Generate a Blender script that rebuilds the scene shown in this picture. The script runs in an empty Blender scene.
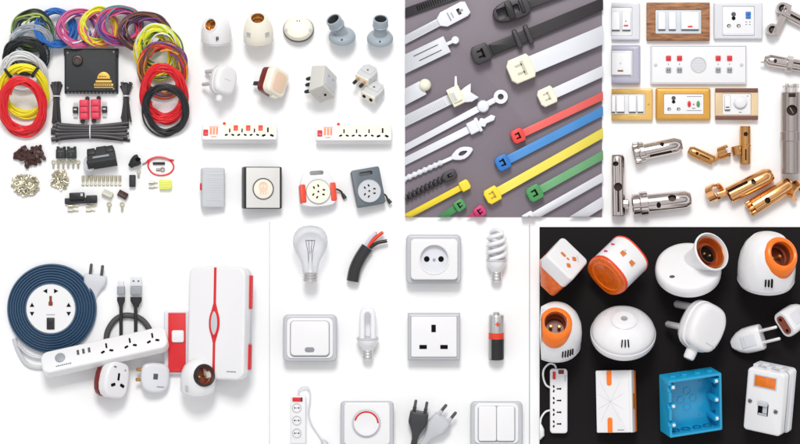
import bpy, bmesh, math, random
from mathutils import Matrix, Vector
random.seed(7)
S = 0.001            # one photo pixel is one millimetre on the board
D = 3000.0           # camera height above the board, mm
sc = bpy.context.scene
COL = sc.collection
pi = math.pi
sin, cos, rad = math.sin, math.cos, math.radians

# ------------------------------------------------------------------ materials
MATS = {}
def lin(c):
    c = c / 255.0
    return c / 12.92 if c <= 0.04045 else ((c + 0.055) / 1.055) ** 2.4
def mat(name, rgb, rough=0.4, metal=0.0, spec=0.5, var=0.06, scale=60.0, bump=0.0, trans=0.0, coat=0.0, brushed=None, rv=0.08):
    if name in MATS: return MATS[name]
    m = bpy.data.materials.new(name); m.use_nodes = True
    nt = m.node_tree; b = nt.nodes['Principled BSDF']
    col = [lin(v) for v in rgb]
    tc = nt.nodes.new('ShaderNodeTexCoord')
    nz = nt.nodes.new('ShaderNodeTexNoise'); nz.inputs['Scale'].default_value = scale; nz.inputs['Detail'].default_value = 4
    if brushed:
        mp = nt.nodes.new('ShaderNodeMapping'); mp.inputs['Scale'].default_value = brushed
        nt.links.new(tc.outputs['Object'], mp.inputs['Vector']); nt.links.new(mp.outputs['Vector'], nz.inputs['Vector'])
    else:
        nt.links.new(tc.outputs['Object'], nz.inputs['Vector'])
    rp = nt.nodes.new('ShaderNodeMix'); rp.data_type = 'RGBA'
    rp.inputs[6].default_value = [max(0, c * (1 - var)) for c in col] + [1]
    rp.inputs[7].default_value = [min(1, c * (1 + var)) for c in col] + [1]
    nt.links.new(nz.outputs['Fac'], rp.inputs[0]); nt.links.new(rp.outputs[2], b.inputs['Base Color'])
    mr = nt.nodes.new('ShaderNodeMapRange')
    mr.inputs['To Min'].default_value = max(0.02, rough - rv); mr.inputs['To Max'].default_value = min(1, rough + rv)
    nt.links.new(nz.outputs['Fac'], mr.inputs['Value']); nt.links.new(mr.outputs['Result'], b.inputs['Roughness'])
    b.inputs['Metallic'].default_value = metal
    b.inputs['Specular IOR Level'].default_value = spec
    b.inputs['Transmission Weight'].default_value = trans
    b.inputs['Coat Weight'].default_value = coat
    if bump:
        bp = nt.nodes.new('ShaderNodeBump'); bp.inputs['Strength'].default_value = bump; bp.inputs['Distance'].default_value = 0.0004
        nt.links.new(nz.outputs['Fac'], bp.inputs['Height']); nt.links.new(bp.outputs['Normal'], b.inputs['Normal'])
    MATS[name] = m
    return m

WHITE = mat('white plastic', (232, 231, 232), 0.28, var=0.006, scale=40, coat=0.3, rv=0.015)
WHITE2 = mat('cool white plastic', (216, 217, 222), 0.32, var=0.006, scale=40, rv=0.015)
IVORY = mat('ivory plastic', (238, 232, 216), 0.35, var=0.03)
CREAM = mat('cream nylon', (240, 236, 214), 0.35, var=0.03)
PEACH = mat('peach plastic', (236, 205, 178), 0.4, var=0.03)
NYLON = mat('natural white nylon', (230, 231, 237), 0.35, var=0.015)
LGREY = mat('light grey plastic', (196, 198, 202), 0.35, var=0.03)
MGREY = mat('mid grey plastic', (150, 155, 160), 0.4, var=0.05)
BGREY = mat('blue grey plastic', (158, 168, 176), 0.4, var=0.06)
SLATE = mat('slate plastic', (88, 98, 106), 0.45, var=0.06)
LAV = mat('lavender grey plastic', (178, 176, 192), 0.35, var=0.03)
BLACK = mat('black plastic', (30, 30, 32), 0.4, var=0.2)
SHEATH = mat('black cable sheath', (34, 34, 35), 0.25, var=0.1, coat=0.3)
BLACKM = mat('matt black plastic', (38, 40, 42), 0.6, var=0.2, bump=0.15, scale=300)
NYBLACK = mat('black nylon', (58, 54, 57), 0.42, var=0.1)
HOLE = mat('dark hole', (16, 15, 15), 0.8, spec=0.1)
DKGREY = mat('dark grey plastic', (75, 77, 80), 0.45, var=0.1)
RED = mat('red plastic', (212, 32, 38), 0.32, var=0.05)
REDB = mat('bright red wire', (226, 34, 44), 0.38, var=0.08)
ROSE = mat('rose red plastic', (222, 62, 88), 0.42, var=0.06)
ORED = mat('orange red plastic', (226, 66, 36), 0.38, var=0.05)
ORANGE = mat('orange plastic', (250, 122, 24), 0.3, var=0.06)
ORANGE2 = mat('translucent orange plastic', (250, 100, 20), 0.22, var=0.5, scale=220, coat=0.3)
AMBER = mat('amber brown plastic', (208, 118, 48), 0.3, var=0.35, scale=180)
BRONZE = mat('bronze brown lining', (190, 92, 34), 0.3, metal=0.3, var=0.3, scale=120)
DARKBR = mat('dark brown lining', (126, 54, 24), 0.35, var=0.3)
MAROON = mat('maroon plastic', (112, 22, 18), 0.35, var=0.1)
BROWN = mat('brown plastic', (62, 30, 24), 0.5, var=0.25)
GOLD = mat('gold emblem', (222, 176, 78), 0.4, metal=0.4, var=0.1)
BRASS = mat('brass lining', (206, 152, 82), 0.28, metal=0.7, var=0.2)
PINSILVER = mat('bright pin metal', (216, 214, 212), .3, metal=.35, var=.05)
CHROME = mat('nickel plated metal', (205, 200, 198), 0.2, metal=1.0, var=0.1, brushed=(40, 40, 400))
STEEL = mat('brushed steel', (176, 166, 162), 0.34, metal=1.0, var=0.2, brushed=(900, 900, 60))
STEELD = mat('dull steel', (150, 146, 140), 0.4, metal=1.0, var=0.15)
TIN = mat('tinned brass', (205, 198, 174), 0.32, metal=0.9, var=0.25, scale=200)
COPPER = mat('copper alloy', (238, 178, 118), 0.22, metal=1.0, var=0.15, scale=90)
BRONZED = mat('dark bronze', (206, 152, 92), 0.28, metal=1.0, var=0.2)
GLASSY = mat('frosted tube', (236, 237, 240), 0.2, var=0.02, coat=0.4)
NAVY = mat('navy cable', (56, 84, 112), 0.33, var=0.15, coat=0.2)
TEAL = mat('cyan blue plastic', (24, 156, 202), 0.3, var=0.12, scale=80, coat=0.2)
BLUE = mat('blue plastic', (30, 110, 190), 0.38, var=0.06)
BLUEW = mat('blue wire', (44, 108, 186), 0.4, var=0.1)
YEL = mat('yellow nylon', (244, 216, 50), 0.38, var=0.05)
YELW = mat('yellow wire', (240, 224, 36), 0.4, var=0.08)
LIME = mat('lime wire', (206, 226, 66), 0.4, var=0.08)
LIMEP = mat('translucent lime plastic', (226, 232, 110), 0.35, var=0.06)
GREEN = mat('green nylon', (70, 146, 84), 0.4, var=0.06)
GREENW = mat('green wire', (96, 122, 74), 0.4, var=0.1)
PINK = mat('pink nylon', (206, 54, 112), 0.4, var=0.06)
PINKW = mat('pink wire', (206, 92, 140), 0.4, var=0.1)
PURPLE = mat('purple wire', (118, 70, 140), 0.4, var=0.1)
PLUM = mat('plum brown wire', (70, 46, 58), 0.45, var=0.15)
ORW = mat('orange wire', (232, 150, 50), 0.4, var=0.1)
BRW = mat('brown wire', (130, 78, 50), 0.45, var=0.1)
GREYW = mat('grey wire', (150, 158, 166), 0.4, var=0.1)
WHITEW = mat('white wire', (222, 222, 224), 0.4, var=0.04)
BLACKW = mat('black wire', (36, 38, 40), 0.4, var=0.15)
TEALW = mat('teal wire', (70, 130, 140), 0.4, var=0.1)
FRAMEG = mat('gold frame', (214, 160, 70), 0.35, metal=0.35, var=0.12, scale=50)
FRAMEG2 = mat('pale gold frame', (226, 184, 104), 0.32, metal=0.35, var=0.12, scale=50)
BRFRAME = mat('brown frame', (112, 68, 58), 0.4, var=0.12)
CHAMP = mat('champagne frame', (226, 200, 160), 0.35, metal=0.3, var=0.08)
INK = mat('grey lettering', (120, 122, 128), 0.6)
GREYGLOW = mat('grey indicator', (140, 142, 146), 0.3)
WOOD = None
def wood():
    m = bpy.data.materials.new('walnut wood grain'); m.use_nodes = True
    nt = m.node_tree; b = nt.nodes['Principled BSDF']; b.inputs['Roughness'].default_value = 0.45
    tc = nt.nodes.new('ShaderNodeTexCoord'); mp = nt.nodes.new('ShaderNodeMapping'); mp.inputs['Scale'].default_value = (60, 420, 60)
    nz = nt.nodes.new('ShaderNodeTexNoise'); nz.inputs['Scale'].default_value = 1.5; nz.inputs['Detail'].default_value = 6
    cr = nt.nodes.new('ShaderNodeValToRGB')
    cr.color_ramp.elements[0].position = 0.32; cr.color_ramp.elements[0].color = [lin(v) for v in (112, 66, 38)] + [1]
    cr.color_ramp.elements[1].position = 0.7; cr.color_ramp.elements[1].color = [lin(v) for v in (186, 130, 84)] + [1]
    nt.links.new(tc.outputs['Object'], mp.inputs['Vector']); nt.links.new(mp.outputs['Vector'], nz.inputs['Vector'])
    nt.links.new(nz.outputs['Fac'], cr.inputs['Fac']); nt.links.new(cr.outputs['Color'], b.inputs['Base Color'])
    return m
WOOD = wood()
def glass():
    m = bpy.data.materials.new('clear glass'); m.use_nodes = True
    nt = m.node_tree; out = nt.nodes['Material Output']
    b = nt.nodes['Principled BSDF']
    b.inputs['Base Color'].default_value = (0.86, 0.88, 0.9, 1); b.inputs['Roughness'].default_value = 0.03
    tr = nt.nodes.new('ShaderNodeBsdfTransparent'); tr.inputs['Color'].default_value = (0.97, 0.97, 0.98, 1)
    gl = nt.nodes.new('ShaderNodeBsdfGlass'); gl.inputs['IOR'].default_value = 1.45; gl.inputs['Color'].default_value = (0.9, 0.92, 0.94, 1)
    lw = nt.nodes.new('ShaderNodeLayerWeight'); lw.inputs['Blend'].default_value = 0.28
    mx = nt.nodes.new('ShaderNodeMixShader')
    b.inputs['Metallic'].default_value = 0.0
    nt.links.new(lw.outputs['Facing'], mx.inputs['Fac']); nt.links.new(tr.outputs[0], mx.inputs[1]); nt.links.new(b.outputs[0], mx.inputs[2])
    b.inputs['Base Color'].default_value = (0.6, 0.62, 0.64, 1)
    nt.links.new(mx.outputs[0], out.inputs['Surface'])
    return m
GLASS = glass()

# ------------------------------------------------------------------ shapes: (verts in mm, faces)
def T(x=0, y=0, z=0, rx=0, ry=0, rz=0, s=None):
    M = Matrix.Translation((x, y, z)) @ Matrix.Rotation(rad(rz), 4, 'Z') @ Matrix.Rotation(rad(ry), 4, 'Y') @ Matrix.Rotation(rad(rx), 4, 'X')
    if s: M = M @ Matrix.Diagonal((s[0], s[1], s[2], 1))
    return M
def xf(sh, M):
    return ([M @ Vector(v) for v in sh[0]], sh[1])
def basis(d, up, at=(0, 0, 0)):
    z = Vector(d).normalized(); y = Vector(up); y = (y - z * y.dot(z)).normalized(); x = y.cross(z)
    M = Matrix((x, y, z)).transposed().to_4x4(); M.translation = Vector(at); return M
def circ(r, n=32, ry=None, cx=0, cy=0):
    ry = ry or r
    return [(cx + r * cos(2 * pi * i / n), cy + ry * sin(2 * pi * i / n)) for i in range(n)]
class RR(list): pass
def rr(w, h, r, n=6):
    r = max(0.01, min(r, w / 2 - 0.01, h / 2 - 0.01)); o = RR(); o.p = (w, h, r, n)
    for cx, cy, a0 in ((w / 2 - r, h / 2 - r, 0), (-w / 2 + r, h / 2 - r, 90), (-w / 2 + r, -h / 2 + r, 180), (w / 2 - r, -h / 2 + r, 270)):
        for k in range(n + 1):
            a = rad(a0 + 90 * k / n); o.append((cx + r * cos(a), cy + r * sin(a)))
    return o
def area(o): return sum(o[i][0] * o[(i + 1) % len(o)][1] - o[(i + 1) % len(o)][0] * o[i][1] for i in range(len(o))) / 2
def inset(o, d):
    if isinstance(o, RR):
        w, h, q, k = o.p; return rr(max(.05, w - 2 * d), max(.05, h - 2 * d), max(q - d, min(q, .02)), k)
    n = len(o); r = []
    for i in range(n):
        p, c, q = Vector(o[i - 1]), Vector(o[i]), Vector(o[(i + 1) % n])
        a = (c - p); b = (q - c)
        a = a.normalized() if a.length > 1e-9 else b.normalized(); b = b.normalized() if b.length > 1e-9 else a
        na, nb = Vector((-a.y, a.x)), Vector((-b.y, b.x)); m = na + nb
        if m.length < 1e-6: m = na.copy()
        m.normalize(); k = max(0.5, m.dot(na))
        r.append(tuple(c + m * (d / k)))
    return r
def loft(rings, cap=True, closed=False):
    n = len(rings[0]); v = [Vector(p) for r in rings for p in r]; f = []
    m = len(rings)
    for j in range(m if closed else m - 1):
        a, b = j * n, ((j + 1) % m) * n
        for i in range(n):
            k = (i + 1) % n; f.append((a + i, a + k, b + k, b + i))
    if cap and not closed:
        f.append(tuple(reversed(range(n)))); f.append(tuple((m - 1) * n + i for i in range(n)))
    return v, f
def prism(o, z0, z1, b=0, both=False, seg=3):
    if area(o) < 0: o = o[::-1]
    rings = []
    if b > 0 and both:
        for k in range(seg):
            a = (k / seg) * pi / 2; rings.append([(x, y, z0 + b * (1 - cos(a))) for x, y in inset(o, b * (1 - sin(a)))])
    rings.append([(x, y, z0 + (b if both else 0)) for x, y in o])
    if b > 0:
        for k in range(seg + 1):
            a = (k / seg) * pi / 2; rings.append([(x, y, z1 - b + b * sin(a)) for x, y in inset(o, b * (1 - cos(a)))])
    else: rings.append([(x, y, z1) for x, y in o])
    return loft(rings)
def box(w, h, d, b=0.0, r=None, at=(0, 0, 0)):
    return xf(prism(rr(w, h, r if r is not None else max(b, 0.02), 4), -d / 2, d / 2, b, True), T(*at))
def lathe(p, n=36, closed=False):
    v, f, idx = [], [], []
    for r, z in p:
        if r < 1e-6: idx.append([len(v)] * n); v.append(Vector((0, 0, z)))
        else:
            idx.append(list(range(len(v), len(v) + n)))
            v += [Vector((r * cos(2 * pi * i / n), r * sin(2 * pi * i / n), z)) for i in range(n)]
    m = len(p)
    for j in range(m if closed else m - 1):
        a, b = idx[j], idx[(j + 1) % m]
        for i in range(n):
            k = (i + 1) % n; q = []
            for t in (a[i], a[k], b[k], b[i]):
                if t not in q: q.append(t)
            if len(q) > 2: f.append(tuple(q))
    return v, f
def cyl(r, z0, z1, b=0.0, n=24):
    return lathe([(0, z0), (r - b, z0), (r, z0 + b), (r, z1 - b), (r - b, z1), (0, z1)] if b else [(0, z0), (r, z0), (r, z1), (0, z1)], n)
def ringt(R, r, z0, z1, n=36):
    return lathe([(r, z0), (R, z0), (R, z1), (r, z1)], n, True)
def tube(pts, r, n=8, closed=False, caps=True, flat=1.0):
    pts = [Vector(p) for p in pts]; m = len(pts); rings = []; up = None
    for i in range(m):
        if closed: t = pts[(i + 1) % m] - pts[i - 1]
        else: t = pts[min(i + 1, m - 1)] - pts[max(i - 1, 0)]
        t.normalize()
        if up is None:
            up = Vector((0, 0, 1)) if abs(t.z) < 0.9 else Vector((0, 1, 0))
        up = (up - t * up.dot(t)).normalized(); sd = t.cross(up)
        rr_ = r[i] if isinstance(r, (list, tuple)) else r
        rings.append([pts[i] + sd * (rr_ * cos(2 * pi * k / n)) + up * (rr_ * flat * sin(2 * pi * k / n)) for k in range(n)])
    return loft(rings, caps, closed)
def curve(pts, k=8):
    P = [Vector(p) for p in pts]; P = [P[0] * 2 - P[1]] + P + [P[-1] * 2 - P[-2]]; o = []
    for i in range(1, len(P) - 2):
        a, b, c, d = P[i - 1:i + 3]
        for j in range(k):
            t = j / k
            o.append(0.5 * ((2 * b) + (c - a) * t + (2 * a - 5 * b + 4 * c - d) * t * t + (3 * b - a - 3 * c + d) * t ** 3))
    o.append(P[-2]); return o
def arcring(R, t, w, a0, a1, n=20):
    rings = []
    for i in range(n + 1):
        a = rad(a0 + (a1 - a0) * i / n); c, s_ = cos(a), sin(a)
        rings.append([(R * c, R * s_, -w / 2), (R * c, R * s_, w / 2), ((R - t) * c, (R - t) * s_, w / 2), ((R - t) * c, (R - t) * s_, -w / 2)])
    return loft(rings)
def mesh_of(shapes, name, m=None, ang=38):
    if isinstance(shapes, tuple): shapes = [shapes]
    v, f = [], []
    for sv, sf in shapes:
        o = len(v); v += [tuple(Vector(p) * S) for p in sv]; f += [tuple(i + o for i in q) for q in sf]
    me = bpy.data.meshes.new(name); me.from_pydata(v, [], f); me.update()
    bm = bmesh.new(); bm.from_mesh(me); bmesh.ops.recalc_face_normals(bm, faces=bm.faces[:]); bm.to_mesh(me); bm.free()
    me.shade_smooth(); me.set_sharp_from_angle(angle=rad(ang))
    if m: me.materials.append(m)
    return me
def cut(A, B):
    a = bpy.data.objects.new('tmp_a', mesh_of(A, 'a')); b = bpy.data.objects.new('tmp_b', mesh_of(B, 'b'))
    COL.objects.link(a); COL.objects.link(b)
    md = a.modifiers.new('b', 'BOOLEAN'); md.object = b; md.operation = 'DIFFERENCE'; md.solver = 'EXACT'
    dg = bpy.context.evaluated_depsgraph_get(); me = bpy.data.meshes.new_from_object(a.evaluated_get(dg))
    r = ([v.co / S for v in me.vertices], [tuple(p.vertices) for p in me.polygons])
    for o in (a, b):
        d = o.data; bpy.data.objects.remove(o); bpy.data.meshes.remove(d)
    bpy.data.meshes.remove(me)
    return r

# ------------------------------------------------------------------ things and parts
CH = {}
def tag(o, label, cat, group=None):
    o['label'] = label; o['category'] = cat
    if group: o['group'] = group
def TH(name, label, cat, group=None, at=None):
    o = bpy.data.objects.new(name, None); COL.objects.link(o); o.empty_display_size = 0.005
    tag(o, label, cat, group)
    if at: o.location = ((at[0] - 400) * S, (222 - at[1]) * S, (at[2] if len(at) > 2 else 0) * S)
    CH[o.name] = []
    return o
def P(parent, name, shapes, m, ang=38, label=None):
    o = bpy.data.objects.new(name, mesh_of(shapes, name, m, ang)); COL.objects.link(o)
    o.parent = parent
    CH.setdefault(parent.name, []).append(o); CH[o.name] = []
    if label: o['label'] = label
    return o
def SOLO(name, shapes, m, label, cat, group=None, at=None, ang=38):
    o = bpy.data.objects.new(name, mesh_of(shapes, name, m, ang)); COL.objects.link(o)
    tag(o, label, cat, group); CH[o.name] = []
    if at: o.location = ((at[0] - 400) * S, (222 - at[1]) * S, (at[2] if len(at) > 2 else 0) * S)
    return o
def allof(o):
    r = [o]
    for c in CH.get(o.name, []): r += allof(c)
    return r
def place(t, bb, spin=0, yaw=0, tilt=0, roll=0, z=0, fit='g'):
    """scale, turn and settle a thing on the board so that it covers the measured box bb"""
    R = Matrix.Rotation(rad(roll), 3, 'Z') @ Matrix.Rotation(rad(tilt), 3, 'X') @ Matrix.Rotation(rad(yaw), 3, 'Y') @ Matrix.Rotation(rad(spin), 3, 'Z')
    pts = [R @ (v.co / S) for o in allof(t) if o.type == 'MESH' for v in o.data.vertices]
    zm = min(p.z for p in pts)
    tw, th = bb[2] - bb[0], bb[3] - bb[1]; cx, cy = (bb[0] + bb[2]) / 2 - 400, 222 - (bb[1] + bb[3]) / 2
    s, ox, oy = 1.0, cx, cy
    for it in range(6):
        q = []
        for p in pts:
            zz = z + (p.z - zm) * s; k = D / (D - zz)
            q.append(((ox + p.x * s) * k, (oy + p.y * s) * k))
        x0, x1 = min(a[0] for a in q), max(a[0] for a in q); y0, y1 = min(a[1] for a in q), max(a[1] for a in q)
        rw, rh = tw / (x1 - x0), th / (y1 - y0)
        s *= {'g': math.sqrt(rw * rh), 'w': rw, 'h': rh}[fit]
        ox += cx - (x0 + x1) / 2; oy += cy - (y0 + y1) / 2
    asp = (x1 - x0) / (y1 - y0) / (tw / th)
    if not 0.93 < asp < 1.07: print('ASPECT %-24s want %.2f is %.2f' % (t.name, tw / th, (x1 - x0) / (y1 - y0)))
    t.rotation_mode = 'QUATERNION'; t.rotation_quaternion = R.to_quaternion(); t.scale = (s, s, s)
    t.location = (ox * S, oy * S, (z - zm * s) * S)
    return t
def crop(t, x0=None, x1=None, y0=None, y1=None):
    """the thing really ends at the edge of its board"""
    bpy.context.view_layer.update()
    for o in allof(t):
        if o.type != 'MESH': continue
        Mi = o.matrix_world.inverted()
        for val, ax, sg in ((x0, 0, -1), (x1, 0, 1), (y0, 1, 1), (y1, 1, -1)):
            if val is None: continue
            co = Vector(((val - 400) * S, 0, 0)) if ax == 0 else Vector((0, (222 - val) * S, 0))
            no = Vector((sg, 0, 0)) if ax == 0 else Vector((0, sg, 0))
            lc = Mi @ co; ln = (o.matrix_world.to_3x3().transposed() @ no).normalized()
            bm = bmesh.new(); bm.from_mesh(o.data)
            r = bmesh.ops.bisect_plane(bm, geom=bm.verts[:] + bm.edges[:] + bm.faces[:], plane_co=lc, plane_no=ln, clear_outer=True)
            ed = [e for e in r['geom_cut'] if isinstance(e, bmesh.types.BMEdge)]
            if ed: bmesh.ops.holes_fill(bm, edges=ed, sides=0)
            bm.to_mesh(o.data); bm.free()
    for o in allof(t)[::-1]:
        if o.type == 'MESH' and not o.data.vertices:
            for l in CH.values():
                if o in l: l.remove(o)
            bpy.data.objects.remove(o)
def mark(parent, name, o2, M, m, h=0.35, label=None):
    """a small flat piece set into a face and a hair proud of it"""
    return P(parent, name, xf(prism(o2, -0.5, h), M), m, label=label)
def tri(w, h): return [(-w / 2, -h / 2), (w / 2, -h / 2), (0, h / 2)]
def pins3(parent, M, k=1.0, m=None, flare=True):
    """three pin openings of a socket outlet"""
    m = m or HOLE
    mark(parent, 'pin_hole', rr(1.3 * k, 4.2 * k, 0.4 * k, 3), M @ T(0, 2.6 * k, 0), m)
    for sx in (-1, 1):
        mark(parent, 'pin_hole', rr(3.0 * k, 1.7 * k, 0.5 * k, 3), M @ T(sx * 3.2 * k, -2.2 * k, 0, rz=sx * (-22 if flare else 0)), m)
def lettering(parent, M, w=8, h=1.2, n=5, m=None):
    sh = []
    ws = w / n
    for i in range(n): sh.append(xf(prism(rr(ws * 0.72, h * (0.8 + 0.2 * (i % 2)), 0.1, 2), -0.4, 0.15), M @ T(-w / 2 + ws * (i + 0.5), 0, 0)))
    return P(parent, 'lettering', sh, m or INK)
# ------------------------------------------------------------------ setting, camera, light
def struct(name, shapes, m, ang=38):
    o = bpy.data.objects.new(name, mesh_of(shapes, name, m, ang)); COL.objects.link(o); o['kind'] = 'structure'; CH[o.name] = []
    return o
PAPER = mat('white paper', (246, 246, 246), 0.7, spec=0.2, var=0.008, scale=8)
BOARDBLK = mat('black board', (26, 23, 24), 0.75, spec=0.12, var=0.12, scale=30)
BOARDMAUVE = mat('mauve grey board', (124, 114, 123), 0.4, spec=0.4, var=0.1, scale=900, bump=0.04)
struct('white_backdrop', box(1700, 1200, 4, 0.5, at=(0, 0, -2)), PAPER)
struct('mauve_board', box(197, 240, 1.2, 0.15, at=(405 + 98.5 - 400, 222 - 97, 0.4)), BOARDMAUVE)
struct('black_board', box(300, 260, 1.2, 0.15, at=(539.5 + 150 - 400, 222 - 227 - 130, 0.4)), BOARDBLK)
RULE = mat('grey rule', (176, 180, 188), 0.6)
struct('divider_line', box(0.9, 250, 0.5, 0.1, at=(269.5 - 400, 222 - 222 - 125, 0.1)), mat('pale grey rule', (205, 206, 210), 0.6))
struct('divider_line', box(1.0, 250, 0.5, 0.1, at=(529.5 - 400, 222 - 225 - 125, 0.1)), RULE)
ZB = 1.0  # top of the boards

cam = bpy.data.cameras.new('camera'); co = bpy.data.objects.new('camera', cam); COL.objects.link(co)
co.location = (0, 0, D * S); cam.sensor_width = 36; cam.lens = 36 * D / 800.0; cam.clip_start = 0.05; cam.clip_end = 50
sc.camera = co
def arealamp(name, loc, size, power, tgt=(0, 0, 0), col=(1, 1, 1), sy=None):
    l = bpy.data.lights.new(name, 'AREA'); l.energy = power; l.color = col; l.shape = 'RECTANGLE'; l.size = size; l.size_y = sy or size
    o = bpy.data.objects.new(name, l); COL.objects.link(o); o.location = loc
    o.rotation_euler = (Vector(tgt) - Vector(loc)).to_track_quat('-Z', 'Y').to_euler()
    return o
arealamp('key_softbox', (-0.12, 2.7, 4.0), 1.3, 141, col=(1, 0.99, 0.975))
sl = bpy.data.lights.new('spot_softener', 'SPOT'); sl.energy = 36; sl.spot_size = rad(11); sl.spot_blend = 1.0; sl.shadow_soft_size = 0.35  # added spot, brightens the left part of the mauve board
so = bpy.data.objects.new('spot_softener', sl); COL.objects.link(so); so.location = (-0.1, 0.9, 2.6)
so.rotation_euler = (Vector((0.02, 0.14, 0)) - Vector(so.location)).to_track_quat('-Z', 'Y').to_euler()
w = bpy.data.worlds.new('World'); sc.world = w; w.use_nodes = True
nt = w.node_tree; bg = nt.nodes['Background']
tc = nt.nodes.new('ShaderNodeTexCoord'); sp = nt.nodes.new('ShaderNodeSeparateXYZ'); cr = nt.nodes.new('ShaderNodeValToRGB')
nt.links.new(tc.outputs['Generated'], sp.inputs[0]); nt.links.new(sp.outputs['Z'], cr.inputs['Fac']); nt.links.new(cr.outputs['Color'], bg.inputs['Color'])
e = cr.color_ramp.elements
e[0].position = 0.0; e[0].color = (0.55, 0.55, 0.56, 1); e[1].position = 1.0; e[1].color = (0.72, 0.72, 0.73, 1)
for p_, v_ in ((0.2, 0.7), (0.24, 0.06), (0.4, 0.08), (0.46, 1.15), (0.7, 1.1), (0.74, 0.12), (0.82, 0.14), (0.87, 0.9)):
    x = e.new(p_); x.color = (v_, v_, v_ * 1.02, 1)
bg.inputs['Strength'].default_value = 1.0
sc.view_settings.view_transform = 'Standard'; sc.view_settings.look = 'None'; sc.view_settings.exposure = 0; sc.view_settings.gamma = 1
sc.render.engine = 'CYCLES'; sc.cycles.use_denoising = True; sc.cycles.max_bounces = 8; sc.cycles.transparent_max_bounces = 12
sc.render.film_transparent = False
# ------------------------------------------------------------------ wiring kit, top left
def coil(label, bb, slope, thick, cols, z=0.6, wr=0.95, turns=None, group='wire coils of the wiring kit'):
    t = TH('wire_coil', label, 'wire coil', group)
    Wd, Hd = bb[2] - bb[0], bb[3] - bb[1]
    rx, ry = Wd / 2 - thick / 2, Hd / 2 - thick / 2 * 0.9
    for cname, m, cnt in cols:
        sh = []
        for j in range(int(cnt * 1.8 + .5)):
            q = math.sqrt(random.random()); a = random.uniform(0, 2 * pi)
            ph, tw = random.uniform(0, 6.28), random.choice((1, 1, 2))
            ox, oy = random.gauss(0, 1.1), random.gauss(0, 1.1)
            pts = []
            for i in range(64):
                k = 2 * pi * i / 64
                aa = a + 0.9 * sin(k * tw + ph)
                u = q * (thick / 2 - wr * 0.7) * cos(aa) + 0.5 * sin(3 * k + ph) + .3 * sin(5 * k + 2 * ph); v = q * thick * 0.33 * sin(aa) + 0.3 * cos(4 * k + ph)
                x, y = (rx + u) * cos(k) + ox, (ry + u * 0.95) * sin(k) + oy
                pts.append((x, y, v + slope[0] * x + slope[1] * y))
            sh.append(tube(pts, wr, 7, closed=True))
        a0 = random.uniform(0, 6.28)
        sh.append(tube([((rx - u) * cos(a0 + u * .16), (ry - u) * sin(a0 + u * .16), thick * .33 + slope[0] * (rx - u) * cos(a0 + u * .16) + slope[1] * (ry - u) * sin(a0 + u * .16)) for u in [thick * .75 * i / 10 for i in range(11)]], wr, 7))
        P(t, cname, sh, m, 60)
    return place(t, bb, z=z, fit='g')
SY, SX = (0.0, 0.5), (-0.42, 0.0)
coil('green black and grey striped wire coil, rearmost of the left stack', (10, 9, 57, 52), SY, 10, [('green_wire', GREENW, 5), ('lime_wire', mat('olive lime wire', (168, 186, 88), .45, var=.12), 3), ('grey_wire', GREYW, 3), ('black_wire', BLACKW, 5)])
coil('pale grey wire coil between the green and the black coil', (8, 24, 54, 65), SY, 9, [('grey_wire', GREYW, 9), ('white_wire', WHITEW, 3), ('blue_wire', TEALW, 2)])
coil('black wire coil above the white wire coil at left', (2, 36, 50, 76), SY, 9, [('black_wire', BLACKW, 16)])
coil('plain white wire coil behind the yellow coil', (-1, 51, 49, 93), SY, 8, [('white_wire', WHITEW, 13)])
c_ = coil('bright yellow wire coil with black ties, between white and red coils', (-3, 64, 50, 119), SY, 8, [('yellow_wire', YELW, 12)])
P(c_, 'binding_band', [tube([(x + 5.2 * cos(a) * dx, y + 5.2 * cos(a) * dy, 0.5 * y + 5 * sin(a)) for a in [2 * pi * k / 14 for k in range(14)]], 1.7, 6, closed=True)
    for x, y, dx, dy in ((-14.5, 17.5, -.6, .75), (13, 18.5, .55, .8))], BLACK)
coil('thick red wire coil lowest in the left stack', (-3, 77, 48, 137), SY, 10, [('red_wire', REDB, 18)])
coil('dark plum and brown wire coil behind the multicolour right coils', (117, 11, 172, 54), SX, 9, [('plum_wire', PLUM, 11), ('brown_wire', BRW, 2), ('purple_wire', PURPLE, 2)])
coil('purple and red wire coil with a teal strand', (96, 5, 144, 47), SX, 9, [('purple_wire', PURPLE, 6), ('red_wire', ROSE, 3), ('pink_wire', PINKW, 2), ('teal_wire', TEALW, 2)])
coil('orange and yellow wire coil between pink and purple coils', (77, 6, 120, 48), SX, 8, [('orange_wire', ORW, 5), ('yellow_wire', YELW, 3), ('lime_wire', LIME, 2), ('pink_wire', PINKW, 3)])
coil('pink and mauve wire coil right of the blue coil', (56, 8, 101, 49), SX, 9, [('pink_wire', PINKW, 8), ('purple_wire', PURPLE, 4), ('white_wire', WHITEW, 1)])
coil('plain blue wire coil above the black fuse box', (34, 7, 78, 49), SX, 8, [('blue_wire', BLUEW, 15)])
coil('lime yellow wire coil with white and black strands at right', (133, 23, 184, 81), SY, 14, [('lime_wire', LIME, 10), ('yellow_wire', YELW, 8), ('white_wire', WHITEW, 3), ('green_wire', GREENW, 2), ('black_wire', BLACKW, 2)])
coil('brown red and orange mixed wire coil behind the red right coil', (136, 41, 189, 99), SY, 8, [('brown_wire', BRW, 4), ('red_wire', REDB, 2), ('orange_wire', ORW, 3), ('purple_wire', PURPLE, 2), ('lime_wire', GREENW, 2)])
coil('thin red wire coil behind the lower black coil at right', (139, 63, 189, 125), SY, 9, [('red_wire', REDB, 16)])
coil('black wire coil lowest in the right stack, over the red coil', (141, 84, 190, 137), SY, 7, [('black_wire', BLACKW, 8)])

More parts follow.
